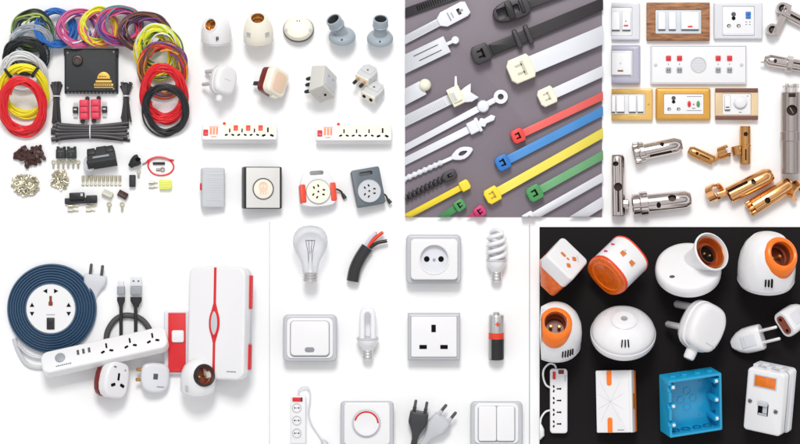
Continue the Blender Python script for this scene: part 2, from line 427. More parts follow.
# black fuse box
t = TH('fuse_box', 'black square fuse box with gold emblem between the wire coils', 'fuse box')
P(t, 'case', [xf(prism(rr(51, 42, 1.5), 0, 9, 1.0), T(0, 0.6, 0)), xf(prism(rr(54, 45, 1.5), 0, 2.2, 0.5), T(0, 0, 0)), box(4, 7, 5, .4, at=(-25.3, 19, 3)), box(4, 7, 5, .4, at=(25.3, 19, 3))], BLACKM)
P(t, 'terminal_strip', [box(2.4, 1.6, 1.4, .2, at=(-23 + 3.6 * i, -21.6, 3)) for i in range(14)], MGREY)
P(t, 'knob', xf(lathe([(0, 9), (5.4, 9), (5.4, 11.5), (4.6, 12.6), (3.2, 12.8), (2.8, 12.2), (0, 12)]), T(-13, 10.5, 0)), mat('brown grey knob', (84, 74, 70), .3, metal=.5))
for x, y in ((-23, -17), (23, -18), (23, 19), (-23, 18)): P(t, 'screw', xf(cyl(1.1, 8, 9.5, .3, 12), T(x, y, 0)), STEELD)
em = P(t, 'emblem', [xf(prism([(6.5 * cos(a), 7 * sin(a)) for a in [pi * k / 16 for k in range(17)]], 8.8, 9.4, .15), T(13, -8, 0)),
     xf(prism(rr(16, 2.2, .3), 8.8, 9.4, .1), T(13, -10.6, 0)), xf(prism(rr(19, 2.4, .3), 8.8, 9.4, .1), T(13, -14, 0)), xf(prism(rr(19, .9, .2), 8.8, 9.3), T(13, -16.5, 0))], GOLD)
P(em, 'lettering', [xf(prism(rr(1.5, 1.1, .1, 2), 9.2, 9.6), T(5.2 + 2.1 * i, -14 + .2 * (i % 2), 0)) for i in range(8)] + [xf(prism(rr(2.2, .7, .1, 2), 9.2, 9.55), T(9.5 + i * 2.6, -5.6, 0)) for i in range(3)], BLACK)
place(t, (64, 48.5, 118.5, 94))

# bundles of cable ties
def bundle(label, bb, L, n, w_top, w_mid, w_bot, waist, sw=1.9, roll=0):
    t = TH('cable_tie_bundle', label, 'cable ties', 'bundles of black cable ties')
    for i in range(n):
        u = (i + 0.5) / n * 2 - 1; j = random.uniform(-.5, .5); lay = (i * 7 % 5)
        e1, e2 = random.uniform(0, L * .1), random.uniform(0, L * .12)
        pts = curve([(u * w_bot + j, -L / 2 + e2, 1 + lay * .8), (u * w_bot * .75, -L / 4, 1.2 + lay), (u * w_mid, waist, 1.4 + lay * 1.1), (u * w_top * .8, L / 3, 1.2 + lay), (u * w_top + j, L / 2 - e1, 1 + lay * .9)], 4)
        sh = [tube(pts, [sw * .5] * (len(pts) - 4) + [sw * .55, sw * .6, sw * .8, sw * .8], 6, flat=.45)]
        P(t, 'tie_strap', sh, NYBLACK if i % 3 else BLACK)
    P(t, 'binding_band', tube([((w_mid + 1.2) * cos(a), waist, 3.8 + 4 * sin(a)) for a in [2 * pi * k / 20 for k in range(20)]], .7, 6, closed=True), NYLON)
    return place(t, bb, roll=roll)
bundle('upright bundle of black cable ties right of the red wire coil', (50, 82, 63, 123), 41, 16, 5.2, 2.2, 4.2, 6)
bundle('slim bundle of black cable ties right of the fuse box', (119.5, 82, 133, 122), 40, 15, 5.5, 2.0, 5, 6)
bundle('long horizontal bundle of black cable ties below the red breakers', (50, 121, 131, 142), 80, 24, 9, 5.5, 9.5, 0, sw=3.0, roll=90)

# red circuit breakers and the fuses beside them
for i, (x, y, side) in enumerate(((84.5, 110, 'left'), (95.8, 109.5, 'right'))):
    t = TH('circuit_breaker', 'rose red breaker block with black lugs, %s of the touching pair' % side, 'circuit breaker', 'pair of red circuit breakers')
    P(t, 'block', [box(9, 20.5, 9, .8, at=(0, 0, 4.5)), box(1.2, 19, 4, .3, at=(4.6, 0, 3)), box(1.2, 19, 4, .3, at=(-4.6, 0, 3))] + [box(7, 5, 1, .4, at=(0, y_, 9.2)) for y_ in (-6.5, 0, 6.5)], ROSE)
    for yy, xx in ((11.6, 3), (-12, -2)):
        P(t, 'lug', xf(ringt(2.3, .9, 1, 3.5, 14), T(xx, yy, 0)), BLACK)
    P(t, 'seam', [box(9.4, .5, .6, .1, at=(0, y_, 9.05)) for y_ in (-3.2, 3.2)], MAROON)
    place(t, (x - 6, y - 13.5, x + 6, y + 13.5), fit='h')
for x, y, lab in ((75.5, 110, 'small clear fuse with black middle left of red breakers'), (104.5, 109.5, 'small clear fuse with black middle right of red breakers')):
    t = TH('blade_fuse', lab, 'fuse', 'clear fuses beside the red breakers')
    P(t, 'fuse_body', box(5, 6, 5, .5, at=(0, 0, 2.5)), BLACKM)
    P(t, 'blade', [box(4, 4.5, 1, .2, at=(0, yy, 2)) for yy in (-5, 5)], LGREY)
    P(t, 'window', box(3, 1.4, .5, .1, at=(0, .4, 5.1)), LGREY)
    place(t, (x - 2.8, y - 7.5, x + 2.8, y + 7.5))

# heaps
def heap(n, cx, cy, rx, ry, hmax, shapes, m, name, label, cat, group):
    me = mesh_of(shapes, name, m)
    for i in range(n):
        q = math.sqrt((i + .5) / n); a = i * 2.39996 + random.uniform(-.4, .4)
        x, y = cx + rx * q * cos(a), cy + ry * q * sin(a)
        o = bpy.data.objects.new(name, me); COL.objects.link(o); tag(o, label, cat, group); CH[o.name] = []
        zz = 0.4 + hmax * (1 - q) * random.uniform(.5, 1)
        o.location = ((x - 400) * S, (222 - y) * S, zz * S)
        o.rotation_euler = (random.uniform(-.35, .35), random.uniform(-.35, .35), random.uniform(0, 6.28))
heap(34, 30, 155.5, 13.5, 9.5, 5, [box(7, 3.4, 3, .4, at=(0, 0, 1.6)), box(1.2, 2.2, 2.2, .2, at=(4, 0, 1.6))], BROWN, 'connector_housing', 'dark brown connector housing in the heap below the red coil', 'connector', 'heap of brown connectors')
def term():
    return [xf(ringt(1.25, .8, -2.4, .6, 10), T(0, 0, 1.3, ry=90)), box(3.4, 2.4, .5, .12, at=(2, 0, 1.0)), box(3.2, .5, 1, .1, at=(2, 1.1, 1.3)), box(3.2, .5, 1, .1, at=(2, -1.1, 1.3))]
heap(64, 26, 185, 12.5, 10.5, 4, term(), TIN, 'crimp_terminal', 'silver crimp terminal in the larger heap below the brown connectors', 'terminal', 'larger heap of crimp terminals')
heap(34, 60, 180, 8.5, 8.5, 4, term(), TIN, 'crimp_terminal', 'silver crimp terminal in the smaller heap below the ring terminals', 'terminal', 'smaller heap of crimp terminals')

ORD = ['first', 'second', 'third', 'fourth', 'fifth', 'sixth', 'seventh', 'eighth', 'ninth', 'tenth']
def ring_term(label, x, y, m=TIN, k=1.0, roll=0, group=None):
    t = TH('ring_terminal', label, 'terminal', group)
    P(t, 'ring', xf(ringt(2.6, 1.3, 0, .8, 16), T(0, 2.2, .6)), m)
    P(t, 'barrel', [xf(ringt(1.3, .8, -2.6, 2.2, 12), T(0, -2.6, 1.3, rx=90)), box(1.6, 2, .8, .2, at=(0, -.6, 1))], m)
    return place(t, (x - 2.6 * k, y - 5 * k, x + 2.6 * k, y + 5 * k) if not roll else (x - 5 * k, y - 2.6 * k, x + 5 * k, y + 2.6 * k), roll=roll, fit='w' if roll else 'h')
for i in range(6):
    ring_term('silver ring terminal, %s from left in the row under black relay sockets' % ORD[i], 53.4 + i * 4.95, 164, k=.82, group='row of ring terminals')
for i in range(10):
    t = TH('butt_terminal', 'silver barrel terminal, %s from left in the row under the relay' % ORD[i], 'terminal', 'row of barrel terminals')
    P(t, 'barrel', xf(ringt(1.3, .85, -2.2, 2.6, 12), T(0, 2, 1.3, rx=90)), TIN)
    P(t, 'blade', [box(1.5, 4, .8, .2, at=(0, -2.4, 1)), box(2.6, 1.5, 1.6, .3, at=(0, -4.2, 1))], TIN)
    x = 83 + i * 4.1; place(t, (x - 1.4, 175.5, x + 1.4, 185.5), fit='h')
ring_term('silver ring terminal beside the small black plug', 138.8, 173.5, k=.8)
ring_term('silver ring terminal below the ivory connector', 109.2, 206.5, k=.95)
ring_term('silver ring terminal below the dark brown connector', 122.2, 206.5, TIN, k=.95)
for i, x in enumerate((61, 71.5)):
    t = TH('relay_socket', 'small black relay socket, %s of the pair above ring terminals' % ('left', 'right')[i], 'relay socket', 'pair of black relay sockets')
    P(t, 'socket_body', xf(prism([(-4.4, -5), (4.4, -5), (4.4, 3), (2, 5), (-2, 5), (-4.4, 3)], 0, 8, .8), T()), BLACKM)
    P(t, 'tab', [box(2.4, 2.2, 3, .3, at=(x_, 5.2, 2)) for x_ in (-3, 3)], BLACK)
    P(t, 'slot', [box(5.5, 1, .5, .1, at=(0, 1.4, 8)), box(1, 3.4, .5, .1, at=(0, -1.6, 8))], DKGREY)
    place(t, (x - 4.8, 146, x + 4.8, 159))
# relay with bracket
t = TH('relay', 'large black relay with window slot and notched top', 'relay')
P(t, 'relay_case', [xf(prism([(-15, -9), (15, -9), (14, 8), (6.5, 8), (6, 10.5), (-4, 10.5), (-4.5, 8), (-14, 8)], 0, 12, 1.4), T()), box(30, 4, 4, .6, at=(0, -7, 13))], BLACKM)
P(t, 'window', box(17, 2.2, 1, .3, at=(0, -1.5, 12)), MGREY)
P(t, 'rib', [box(8, 7, 2, .5, at=(x, 5.5, 12)) for x in (-9.5, 9.5)], BLACK)
P(t, 'mount_flange', xf(prism(circ(6, 20, 9), 0, 2, .3), T(-14, -3, 1)), LGREY)
place(t, (83.5, 145, 117.5, 172.5), roll=9, tilt=-25)
# black rubber boot
t = TH('rubber_boot', 'black rubber boot with hollow end beside the red wire loop', 'boot')
P(t, 'boot_body', [tube(curve([(-5, -4, 3), (-2, -1, 4), (2, 2, 5), (4, 3, 5)], 5), [2.6, 2.8, 3, 3.4, 3.8, 4.2, 4.6, 5, 5.2, 5.4, 5.5, 5.4, 5.2, 5, 4.8, 4.6][:16], 14)], BLACKM)
P(t, 'opening', xf(prism(circ(2.6, 20, 2), 9.2, 10.4), T(3, 2.4, 0)), HOLE)
place(t, (128, 154.5, 141.5, 168))
SOLO('fuse_plug', [box(6.2, 12, 5, .7, at=(0, 0, 2.9)), box(4.6, 10, 1, .2, at=(0, 0, 5.4))], BLACKM, 'small upright black plug block below the rubber boot', 'plug', at=(132.7, 181))
# red wire loop
t = TH('wire_lead', 'thin red wire bent into an open loop', 'wire')
lp = [(146, 163), (149, 160), (155, 157.6), (162, 157.5), (168, 159.5), (172.5, 164), (173, 169), (169, 173.5), (161, 175.5), (153, 173.5), (148.5, 168), (148.5, 163), (151, 159.5), (157, 157.6), (165, 158.4), (170, 160), (173.5, 160.4)]
P(t, 'insulation', tube(curve([(x - 160, 166 - y, 1.2 + (1.6 if 10 < i < 16 else 0)) for i, (x, y) in enumerate(lp)], 6), .75, 8), REDB)
P(t, 'bare_end', tube([(142.5 - 160, 166 - 164.6, 1.2), (146.2 - 160, 166 - 162.9, 1.2)], .9, 8), STEELD)
place(t, (142.5, 156, 174, 176.5))
SOLO('heat_shrink_sleeve', tube([(-6, 0, 1.4), (6, 0.1, 1.4)], 1.3, 10), BLACKM, 'short black sleeve lying inside the red wire loop', 'sleeve', at=(159, 163.5))
ring_term('tiny ring terminal lying inside the red wire loop', 160.5, 169.6, STEELD, k=.9, roll=-90)
for i, y in enumerate((182.6, 187)):
    t = TH('spade_terminal', 'silver spade terminal, %s of the two beside the lime connector' % ('upper', 'lower')[i], 'terminal', 'spade terminals')
    P(t, 'barrel', xf(ringt(1.4, .9, -2.4, 2.4, 12), T(-2, 0, 1.4, ry=90)), TIN)
    P(t, 'blade', [box(4.6, 2, .8, .2, at=(2.4, 0, 1)), box(1.6, 3.2, 1.2, .2, at=(.4, 0, 1.2))], TIN)
    place(t, (148.6, y - 2, 157.5, y + 2), fit='w')
t = TH('lime_connector', 'translucent lime yellow connector shell at far right', 'connector')
P(t, 'shell', prism([(-5.8, -4.6), (4.5, -4.6), (6, -3), (6, 3), (4.5, 4.6), (-5.8, 4.6)], 0, 5, .8), LIMEP)
P(t, 'ridge', [box(9, .7, .6, .2, at=(0, yy, 5.1)) for yy in (-2, 0, 2)], LIMEP)
place(t, (159.5, 179.5, 172, 189.5))
def wedge(label, bb, m, m2, roll):
    t = TH('connector_plug', label, 'connector', 'wedge shaped connectors')
    P(t, 'shell', box(11, 6.5, 5, .6, at=(0, 0, 2.6)), m)
    P(t, 'latch', box(6, 1.4, 1, .3, at=(-.5, .6, 5.3)), m2)
    P(t, 'terminal_opening', [box(.5, 1.6, 1.8, .1, at=(5.4, yy, 2.7)) for yy in (-1.6, 1.6)], HOLE)
    place(t, bb, tilt=-28, roll=roll)
wedge('ivory wedge shaped connector plug beside the brown one', (101.5, 189, 113.5, 199.5), mat('ivory connector', (208, 204, 188), .5), LGREY, -24)
wedge('dark brown wedge shaped connector plug beside the ivory one', (117, 189.5, 128.5, 200), BROWN, BLACK, -28)
t = TH('fuse_holder', 'low black in-line fuse holder with two raised blocks', 'fuse holder')
P(t, 'holder_base', xf(prism(rr(30, 5.5, 1), 0, 4, .6), T(0, -2.4, 0)), BLACKM)
P(t, 'holder_block', [box(14, 6.5, 7, .8, at=(-3.2, 2, 4)), box(10, 6.5, 5, .8, at=(10.5, -1, 5))], BLACK)
P(t, 'fuse_opening', box(2.2, 2.6, .5, .1, at=(1.5, 3, 7.5)), LGREY)
place(t, (65.5, 192, 96.5, 204.5), roll=2)
k_ = 0
for cx in (73, 90.5):
    for cy in (206, 210.5):
        t = TH('small_terminal', 'tiny silver terminal, %s of the %s pair below the fuse holder' % (('upper', 'lower')[cy > 208], ('left', 'right')[cx > 80]), 'terminal', 'tiny terminals below the fuse holder')
        P(t, 'barrel', xf(ringt(1.3, .8, -2.5, 2.5, 12), T(-2.4, 0, 1.3, ry=90)), TIN)
        P(t, 'blade', box(5, 1.8, .8, .2, at=(2.4, 0, 1)), TIN)
        w_ = 11 if cx < 80 else 9.5
        place(t, (cx - w_ / 2, cy - 1.6, cx + w_ / 2, cy + 1.6), fit='w')
# ------------------------------------------------------------------ lamp holders, plugs and strips, top centre
def holder(label, cat, bb, profile, sp, sd, r, depth, body, rim, lining, proud=1.2, vents=None, screws=(), group=None, pinm=None, sleeve=None, z=0, seam=None, **rot):
    """domed lamp holder: lathed body with a real socket well sunk along sd"""
    t = TH('lamp_holder', label, cat, group)
    M = basis(sd, (0, 0, 1), sp)
    b = cut(lathe(profile, 56), xf(cyl(r * .93, -depth - .5, 30, n=40), M))
    P(t, 'dome', b, body, 30)
    if sleeve: P(t, 'sleeve', cut(sleeve(M), xf(cyl(r * .9, -depth - .5, 30, n=40), M)), rim, 40)
    else: P(t, 'rim', xf(lathe([(r * .84, -2), (r * .84, proud * .8), (r * .9, proud), (r * .98, proud), (r * 1.04, proud * .5), (r * 1.06, -4), (r * .9, -4)], 40, True), M), rim)
    P(t, 'base_seam', lathe([(profile[3][0] * .97, 2.6), (profile[3][0] + .12, 2.7), (profile[3][0] + .12, 3.0), (profile[3][0] * .97, 3.1)], 56, True), LGREY)
    w = P(t, 'socket_well', xf(lathe([(0, -depth), (r * .8, -depth), (r * .8, -depth * .75), (r * .72, -depth * .7), (r * .72, -depth * .6), (r * .83, -depth * .5), (r * .83, 0), (r * .92, 0), (r * .92, -depth - .4), (0, -depth - .4)], 40), M), lining)
    for s_ in (-1, 1): P(w, 'contact_pin', xf(cyl(r * .14, -depth, -depth * .45, r * .05, 12), M @ T(s_ * r * .33, 0, 0)), pinm or BRASS)
    if vents: P(t, 'vent', [xf(box(v[2], v[3], 3, .2), v[4]) for v in vents], HOLE)
    for s_ in screws: P(t, 'screw_cap', xf(lathe([(0, -1), (s_[0], -1), (s_[0], .2), (s_[0] * .6, .3), (s_[0] * .5, -.4), (0, -.4)], 16), s_[1]), s_[2])
    if seam: P(t, 'base_ring', lathe(seam, 56, True), body)
    return place(t, bb, z=z, **rot)
def onprof(R, z, az, el):
    a = rad(az); d = Vector((cos(a) * cos(rad(el)), sin(a) * cos(rad(el)), sin(rad(el))))
    return basis(d, (0, 0, 1), (R * cos(a), R * sin(a), z))
DOME = [(0, 0), (12.5, 0), (14.6, 1), (15.2, 4), (15.2, 9), (14.8, 14), (13.6, 19), (11.6, 23.5), (8.6, 27), (4.6, 29), (0, 29.6)]
EGG = [(0, 0), (11, 0), (13.4, 1), (14.6, 4), (15, 9), (14.5, 15), (13, 21), (10.6, 26.5), (8, 30), (6.4, 31), (0, 31)]
# seen from the side: the axis of each holder points up the board, the front (-Y) faces the camera
holder('round white lamp holder, golden socket aimed up and left', 'lamp holder', (200.5, 13, 232, 46.5), DOME, (-4.6, -9.4, 21), (-.42, -.72, .56), 6.9, 8, WHITE, WHITE, BRASS, .8,
    vents=[(0, 0, .9, 4, onprof(15.1, 9, -85, 0)), (0, 0, .8, 3, onprof(15.1, 9.4, -80, 0) )], tilt=-68)
holder('ivory egg shaped lamp holder, golden socket at the very top', 'lamp holder', (242.5, 12, 274, 46.5), EGG, (0, -3.6, 27.4), (0, -.42, .9), 7.8, 9, IVORY, WHITE, BRASS, 1.2,
    vents=[(0, 0, 5, 5.5, onprof(14.2, 15, a, 12)) for a in ()], tilt=-62)
t = [o for o in COL.objects if o.get('label', '').startswith('ivory egg')][0]
for a in (-128, -50): P(t, 'grille', [xf(box(5, .5, 1, .15), onprof(14.75, 11.5 + i * 1.1, a, 4)) for i in range(5)], LGREY)
t = TH('ceiling_rose', 'flat oval white ceiling rose with thin grey edge', 'ceiling rose')
E = T(s=(1, .86, 1))
P(t, 'cover', xf(lathe([(0, 0), (15, 0), (15.6, 3), (15.2, 6), (13.4, 8.6), (9, 10), (0, 10.6)], 56), E), IVORY)
P(t, 'edge_ring', xf(lathe([(14.6, -.3), (16.4, -.3), (16.4, 2.2), (16, 2.9), (14.6, 2.6)], 56, True), E), DKGREY)
for x in (-12.6, 12.6): P(t, 'knockout', xf(prism(circ(1.8, 16), -1, .4, .2), T(x, -3, 8.4, ry=24 if x > 0 else -24)), LGREY)
P(t, 'cord_hole', [xf(cyl(.6, 9, 10.9, n=10), T(x, 6.5, -.3)) for x in (-1.3, 1.3)], HOLE)
place(t, (283, 16.5, 314, 42.5), tilt=-14)
# angled batten holders
def batten(label, bb, lean, az, m, roll=0, tilt=-50):
    t = TH('batten_lamp_holder', label, 'lamp holder', 'grey batten lamp holders')
    P(t, 'base', lathe([(0, 0), (13, 0), (14, 1), (14, 3), (12.6, 5.5), (10, 7), (7, 7.6), (0, 7.8)], 44), m)
    M = T(0, 0, 5, rz=az) @ T(0, 0, 0, ry=lean)
    b = cut(lathe([(0, 0), (6.8, 0), (6.8, 11), (8, 12.4), (8, 22), (7.6, 23), (0, 23)], 36), xf(cyl(6.4, 12, 40, n=32), M @ M.inverted()))
    nk = P(t, 'neck', xf(b, M), m)
    P(nk, 'collar_rib', xf([sh for z_ in (13.5, 16.5, 19.5) for sh in (lathe([(7.9, z_), (8.5, z_ + .4), (8.5, z_ + 1.2), (7.9, z_ + 1.6)], 36, True),)][0], M), m)
    P(t, 'socket_well', xf(lathe([(0, 12.3), (6.3, 12.3), (6.3, 22), (6.38, 22), (6.38, 12), (0, 12)], 32), M), DKGREY)
    for s_ in (-1, 1): P(t, 'contact_pin', xf(cyl(.9, 12, 15.5, .3, 10), M @ T(s_ * 2.6, 0, 0)), STEELD)
    P(t, 'screw', xf(cyl(1.2, -1, .3, .2, 12), basis((.2, -.8, .6), (0, 0, 1), (0, -11.6, 6.2))), DKGREY)
    return place(t, bb, tilt=tilt, roll=roll)
batten('blue grey batten lamp holder with neck leaning left', (327, 13, 355, 46.5), 24, 195, BGREY)
batten('blue grey batten lamp holder with upright neck', (367, 14.5, 393, 47.5), 2, 0, BGREY)

# three pin plug
def shield(w, h):
    return [(-w * .32, -h * .5), (w * .32, -h * .5), (w * .5, -h * .22), (w * .5, h * .2), (w * .36, h * .42), (w * .18, h * .5), (-w * .18, h * .5), (-w * .36, h * .42), (-w * .5, h * .2), (-w * .5, -h * .22)]
def smoothpoly(o, k=3):
    for _ in range(k):
        r = []
        for i in range(len(o)):
            a, b = o[i], o[(i + 1) % len(o)]
            r += [(a[0] * .75 + b[0] * .25, a[1] * .75 + b[1] * .25), (a[0] * .25 + b[0] * .75, a[1] * .25 + b[1] * .75)]
        o = r
    return o
def plug3(label, bb, m, pin, z=0, cat='plug', face=None, letter=None, **rot):
    t = TH('three_pin_plug', label, cat)
    o = smoothpoly(shield(26, 30), 2)
    P(t, 'shell', [loft([[(x, y, z_) for x, y in inset(o, i_)] for i_, z_ in ((4.5, -8), (3.2, -7.6), (.8, -3), (0, -1), (0, 2), (.5, 2.6))]), prism(inset(o, .6), 1, 9.5, 4.0, seg=5)], m)
    P(t, 'seam', prism(inset(o, -.12), -2.2, -1.6), LGREY)
    P(t, 'cord_grip', [xf(lathe([(0, -4), (3.6, -4), (3.4, 3), (2.8, 4), (0, 4)], 20), T(1, -17, 0, rx=90))], m)
    P(t, 'pin', xf(lathe([(0, 0), (2.3, 0), (2.3, 14), (1.4, 15.5), (0, 15.5)], 16), T(-7, 8.6, -7, rx=180)), pin)
    for x in (-8, 6): P(t, 'pin', xf(lathe([(0, 0), (2, 0), (2, 13), (1.2, 14.5), (0, 14.5)], 16), T(x, -5, -7, rx=180)), pin)
    if letter: lettering(t, T(*letter), 8, 1.1, 5, LGREY)
    return place(t, bb, z=z, **rot)
plug3('white three pin plug with shield shaped cover, pins up left', (202, 64.5, 236.5, 102.5), WHITE, LGREY, yaw=36, tilt=-12, roll=-12, letter=(0, 0, 9.5))
# cream and maroon adapter
t = TH('plug_adapter', 'peach faced cream adapter with dark maroon back and black pins', 'adapter')
o = smoothpoly([(-12, -13), (12, -13), (12, 13), (-12, 13)], 2); o2 = rr(25, 27, 6)
P(t, 'front_shell', prism(o2, 0, 8, 3, seg=4), IVORY)
P(t, 'face_panel', prism(rr(17, 20, 5), 7, 8.6, .6), PEACH)
P(t, 'back_shell', prism(rr(24, 26, 5), -9, 0.2, 1.2, True), MAROON)
for x, y in ((0, 6), (-6, -4), (6, -4)): P(t, 'pin', xf(box(2.4, 4, 13, .4), T(x, y, -14)), BLACK)
P(t, 'shutter_tab', box(6, 4, 6, .8, at=(3, -13.5, 2)), CREAM)
place(t, (254.5, 65, 287, 100.5), yaw=46, tilt=-14, roll=-16)
# grey wedge multi plug
t = TH('multi_plug', 'pale grey wedge shaped multi plug with three dark pins', 'adapter')
P(t, 'shell', [xf(prism([(-8, -15), (8, -12), (8, 12), (-8, 15)], -12, 12, 1.2, True), T(0, 0, 0))], mat('warm grey plastic', (204, 203, 196), .45, var=.03, bump=.05))
P(t, 'side_panel', box(1, 17, 18, .4, at=(8, 0, 0)), LGREY)
for z_, y_ in ((6, 6), (-1, -1), (-6, -9)): P(t, 'pin', xf(lathe([(0, 0), (1.9, 0), (1.9, 8), (1.2, 9.5), (0, 9.5)], 14), T(-8, y_, 4, ry=-90)), BLACK)
for x in (-4, 3): P(t, 'pin_hole', xf(prism(circ(1.2, 14), -1, .3), T(x, -13.8, -2, rx=90)), HOLE)
for z_ in (-4, 4): mark(t, 'pin_hole', rr(2.5, 1.2, .3), T(8.6, 4, z_, ry=90), MGREY)
place(t, (304.5, 65, 336.5, 103.5), yaw=-32, tilt=-30, roll=-6, spin=0)
# two pin plug and its socket
def twopin(label, bb, pins, group):
    t = TH('two_pin_plug' if pins else 'two_pin_socket', label, 'plug' if pins else 'socket', group)
    o = smoothpoly([(-8.5, -7), (-6, -10), (6, -10), (8.5, -7), (8.5, 9), (-8.5, 9)], 1)
    P(t, 'shell', [prism(o, 0, 10, 1.6, True), xf(box(12, 9, 2, .8), T(0, 1, 10.2))], mat('stone grey plastic', (206, 207, 206), .4, var=.03))
    P(t, 'face_plate', box(16, 2, 9, .6, at=(0, -9.6, 5)), IVORY)
    for x in (-4, 4):
        if pins: P(t, 'pin', xf(lathe([(0, 0), (1.5, 0), (1.5, 7), (.8, 8), (0, 8)], 12), T(x, -10, 5, rx=90)), BRASS); P(t, 'pin_tip', xf(cyl(1.7, 0, 4.5, .3, 12), T(x, -14, 5, rx=90)), BLACK)
        else: P(t, 'pin_hole', xf(prism(circ(1.8, 16), 0, 1.2), T(x, -10, 5, rx=90)), HOLE)
    P(t, 'screw', xf(cyl(1.1, 10.5, 11.4, .2, 12), T(0, 0, 0)), DKGREY)
    return place(t, bb, tilt=-40, roll=0, spin=-36)
twopin('pale grey two pin plug above the matching socket', (351, 65.5, 379, 87), True, 'two pin plug and socket')
twopin('pale grey two pin socket below the two pin plug', (360, 82, 385.5, 103.5), False, 'two pin plug and socket')

# extension strips
def strip4(label, bb, red_switches):
    t = TH('extension_strip', label, 'extension strip', 'white four way extension strips')
    P(t, 'housing', prism(rr(74, 17, 2), 0, 9, 1.2, seg=3), WHITE)
    P(t, 'face_panel', box(50, 14.5, .8, .3, at=(10, 0, 9.1)), IVORY)
    sw = P(t, 'rocker_switch', box(4.6, 6, 2.4, .5, at=(-33, -1.4, 9.6)), RED)
    P(t, 'sticker', [box(9, .7, .4, .1, at=(-25, 5.3, 9.1))] + [box(2, 7.5, .4, .1, at=(-28 + 3 * i, .6, 9.1)) for i in range(3)] + [box(5, 1, .4, .1, at=(-25, -5.6, 9.1))], mat('orange sticker print', (240, 150, 110), .6))
    P(t, 'indicator', xf(lathe([(0, 0), (1.6, 0), (1.5, 1.2), (.9, 2), (0, 2.2)], 14), T(-15, 8.6, 8, rx=-40)), ORED)
    for i in range(4):
        x = -9.5 + i * 12.2 + (1 if i == 3 else 0)
        pins3(t, T(x, -1.6, 9.4), 1.0 if i < 3 else 1.25)
        if red_switches and i < 3: P(t, 'rocker_switch', box(4.2, 5.6, 2, .5, at=(x + 6, 3.6, 9.6)), ORED)
    return place(t, bb, tilt=-24)
strip4('white four way extension strip with red switches between its sockets', (203.5, 121.5, 275.5, 144), True)
strip4('white four way extension strip with one red switch and plain sockets', (318, 122, 389.5, 145), False)

# door bell, square bell, reels
t = TH('door_chime', 'ribbed pale grey door chime box with red side button', 'door chime')
P(t, 'case', prism(rr(22, 38, 2), 0, 9, 1.6), LGREY)
P(t, 'grille', [box(15, .55, .5, .12, at=(1, 9 - 1.6 * i, 9.1)) for i in range(14)] + [box(15, .7, .5, .1, at=(1, 13, 9.1))], WHITE2)
P(t, 'push_button', xf(box(4, 7, 3, .8), T(-11, 1, 5, ry=90)), RED)
place(t, (200.5, 166.5, 224, 209), yaw=14)
t = TH('square_bell', 'square silver faced bell with black sides and round medallion', 'bell')
P(t, 'case', prism(rr(35, 38, 1.4), 0, 11, .8), BLACK)
P(t, 'face_plate', box(31, 36.5, 1, .4, at=(0, 0, 11)), mat('silver face plate', (222, 220, 216), .35, metal=.15, var=.03))
P(t, 'medallion_ring', xf(ringt(9.8, 8.9, 11, 12.2, 44), T(0, -1, 0)), DKGREY)
md = P(t, 'medallion', xf(prism(circ(9, 44), 11, 11.8, .2), T(0, -1, 0)), IVORY)
P(md, 'emblem', [xf(ringt(3, 2.1, 11.6, 12.2, 20), T(0, 1.6, 0)), xf(box(1.1, 6.5, .7, .1), T(-2.4, -2.6, 11.9)), xf(box(1.1, 6.5, .7, .1), T(2.4, -2.6, 11.9)), xf(box(1.1, 9, .7, .1), T(0, -1.4, 11.9)), xf(ringt(4.4, 3.8, 11.6, 12.1, 24), T(0, 1, 0))], PEACH)
place(t, (241.5, 167, 282, 208.5), yaw=14)
def reel(label, bb, out, m, m2, roll, face, tail, yaw=0):
    t = TH('cable_reel', label, 'cable reel', 'portable cable reels with handles')
    body = cut(prism(out, 0, 10, .8, True), xf(prism(rr(14.5, 4.4, 2), -5, 20), T(0, 14.4, 0)))
    P(t, 'case', body, m, 30)
    for x in (-15.6, 15.6) if m2 else (): P(t, 'corner_guard', xf(prism(rr(6, 19, 1.6), 1, 10.7, .8, True), T(x, -6, 0)), m2)
    f = P(t, 'socket_disc', xf(lathe([(0, 9.6), (12.4, 9.6), (12.4, 10.8), (11.9, 11.2), (0, 11.2)], 44), T(0, -5, 0)), face)
    P(t, 'disc_groove', xf(ringt(12.6, 12.0, 9.8, 11.4, 44), T(0, -5, 0)), MGREY)
    for a in (20, 140, 260):
        for dx in (-2.4, 2.4): P(f, 'pin_hole', xf(prism(rr(1.5, 2.6, .4), 11, 11.5), T(0, -5, 0, rz=a) @ T(dx, 5.5, 0)), HOLE)
    P(f, 'pin_hole', xf(prism(circ(1, 12), 11, 11.5), T(0, -5, 0)), HOLE)
    P(t, 'tail_cord', tube(curve(tail, 6), 1.0, 8), BLACK)
    P(t, 'plug_head', tube([tail[-1], Vector(tail[-1]) * 1.0 + Vector((2.4, -5, 0))], [1.6, 2.2], 10), BLACK)
    return place(t, bb, roll=roll, yaw=yaw, tilt=-6)
reel('white cable reel with red corner guards and handle slot', (300, 166, 345.5, 209), smoothpoly([(-9, 20), (9, 20), (18, 6), (18.5, -14), (14, -20), (-14, -20), (-18.5, -14), (-18, 6)], 2), WHITE, ORED, 5, IVORY, [(17, -3, 5), (21, -3.4, 4), (24.5, -5.5, 3), (26, -8, 2)], 10)
reel('slate grey rectangular cable reel with handle slot', (351, 165.5, 391.5, 209), rr(31, 40, 2.2), SLATE, None, 11, LGREY, [(15, -10, 5), (17.5, -12, 4), (18.5, -15, 3), (19, -16, 2.4)], 8)
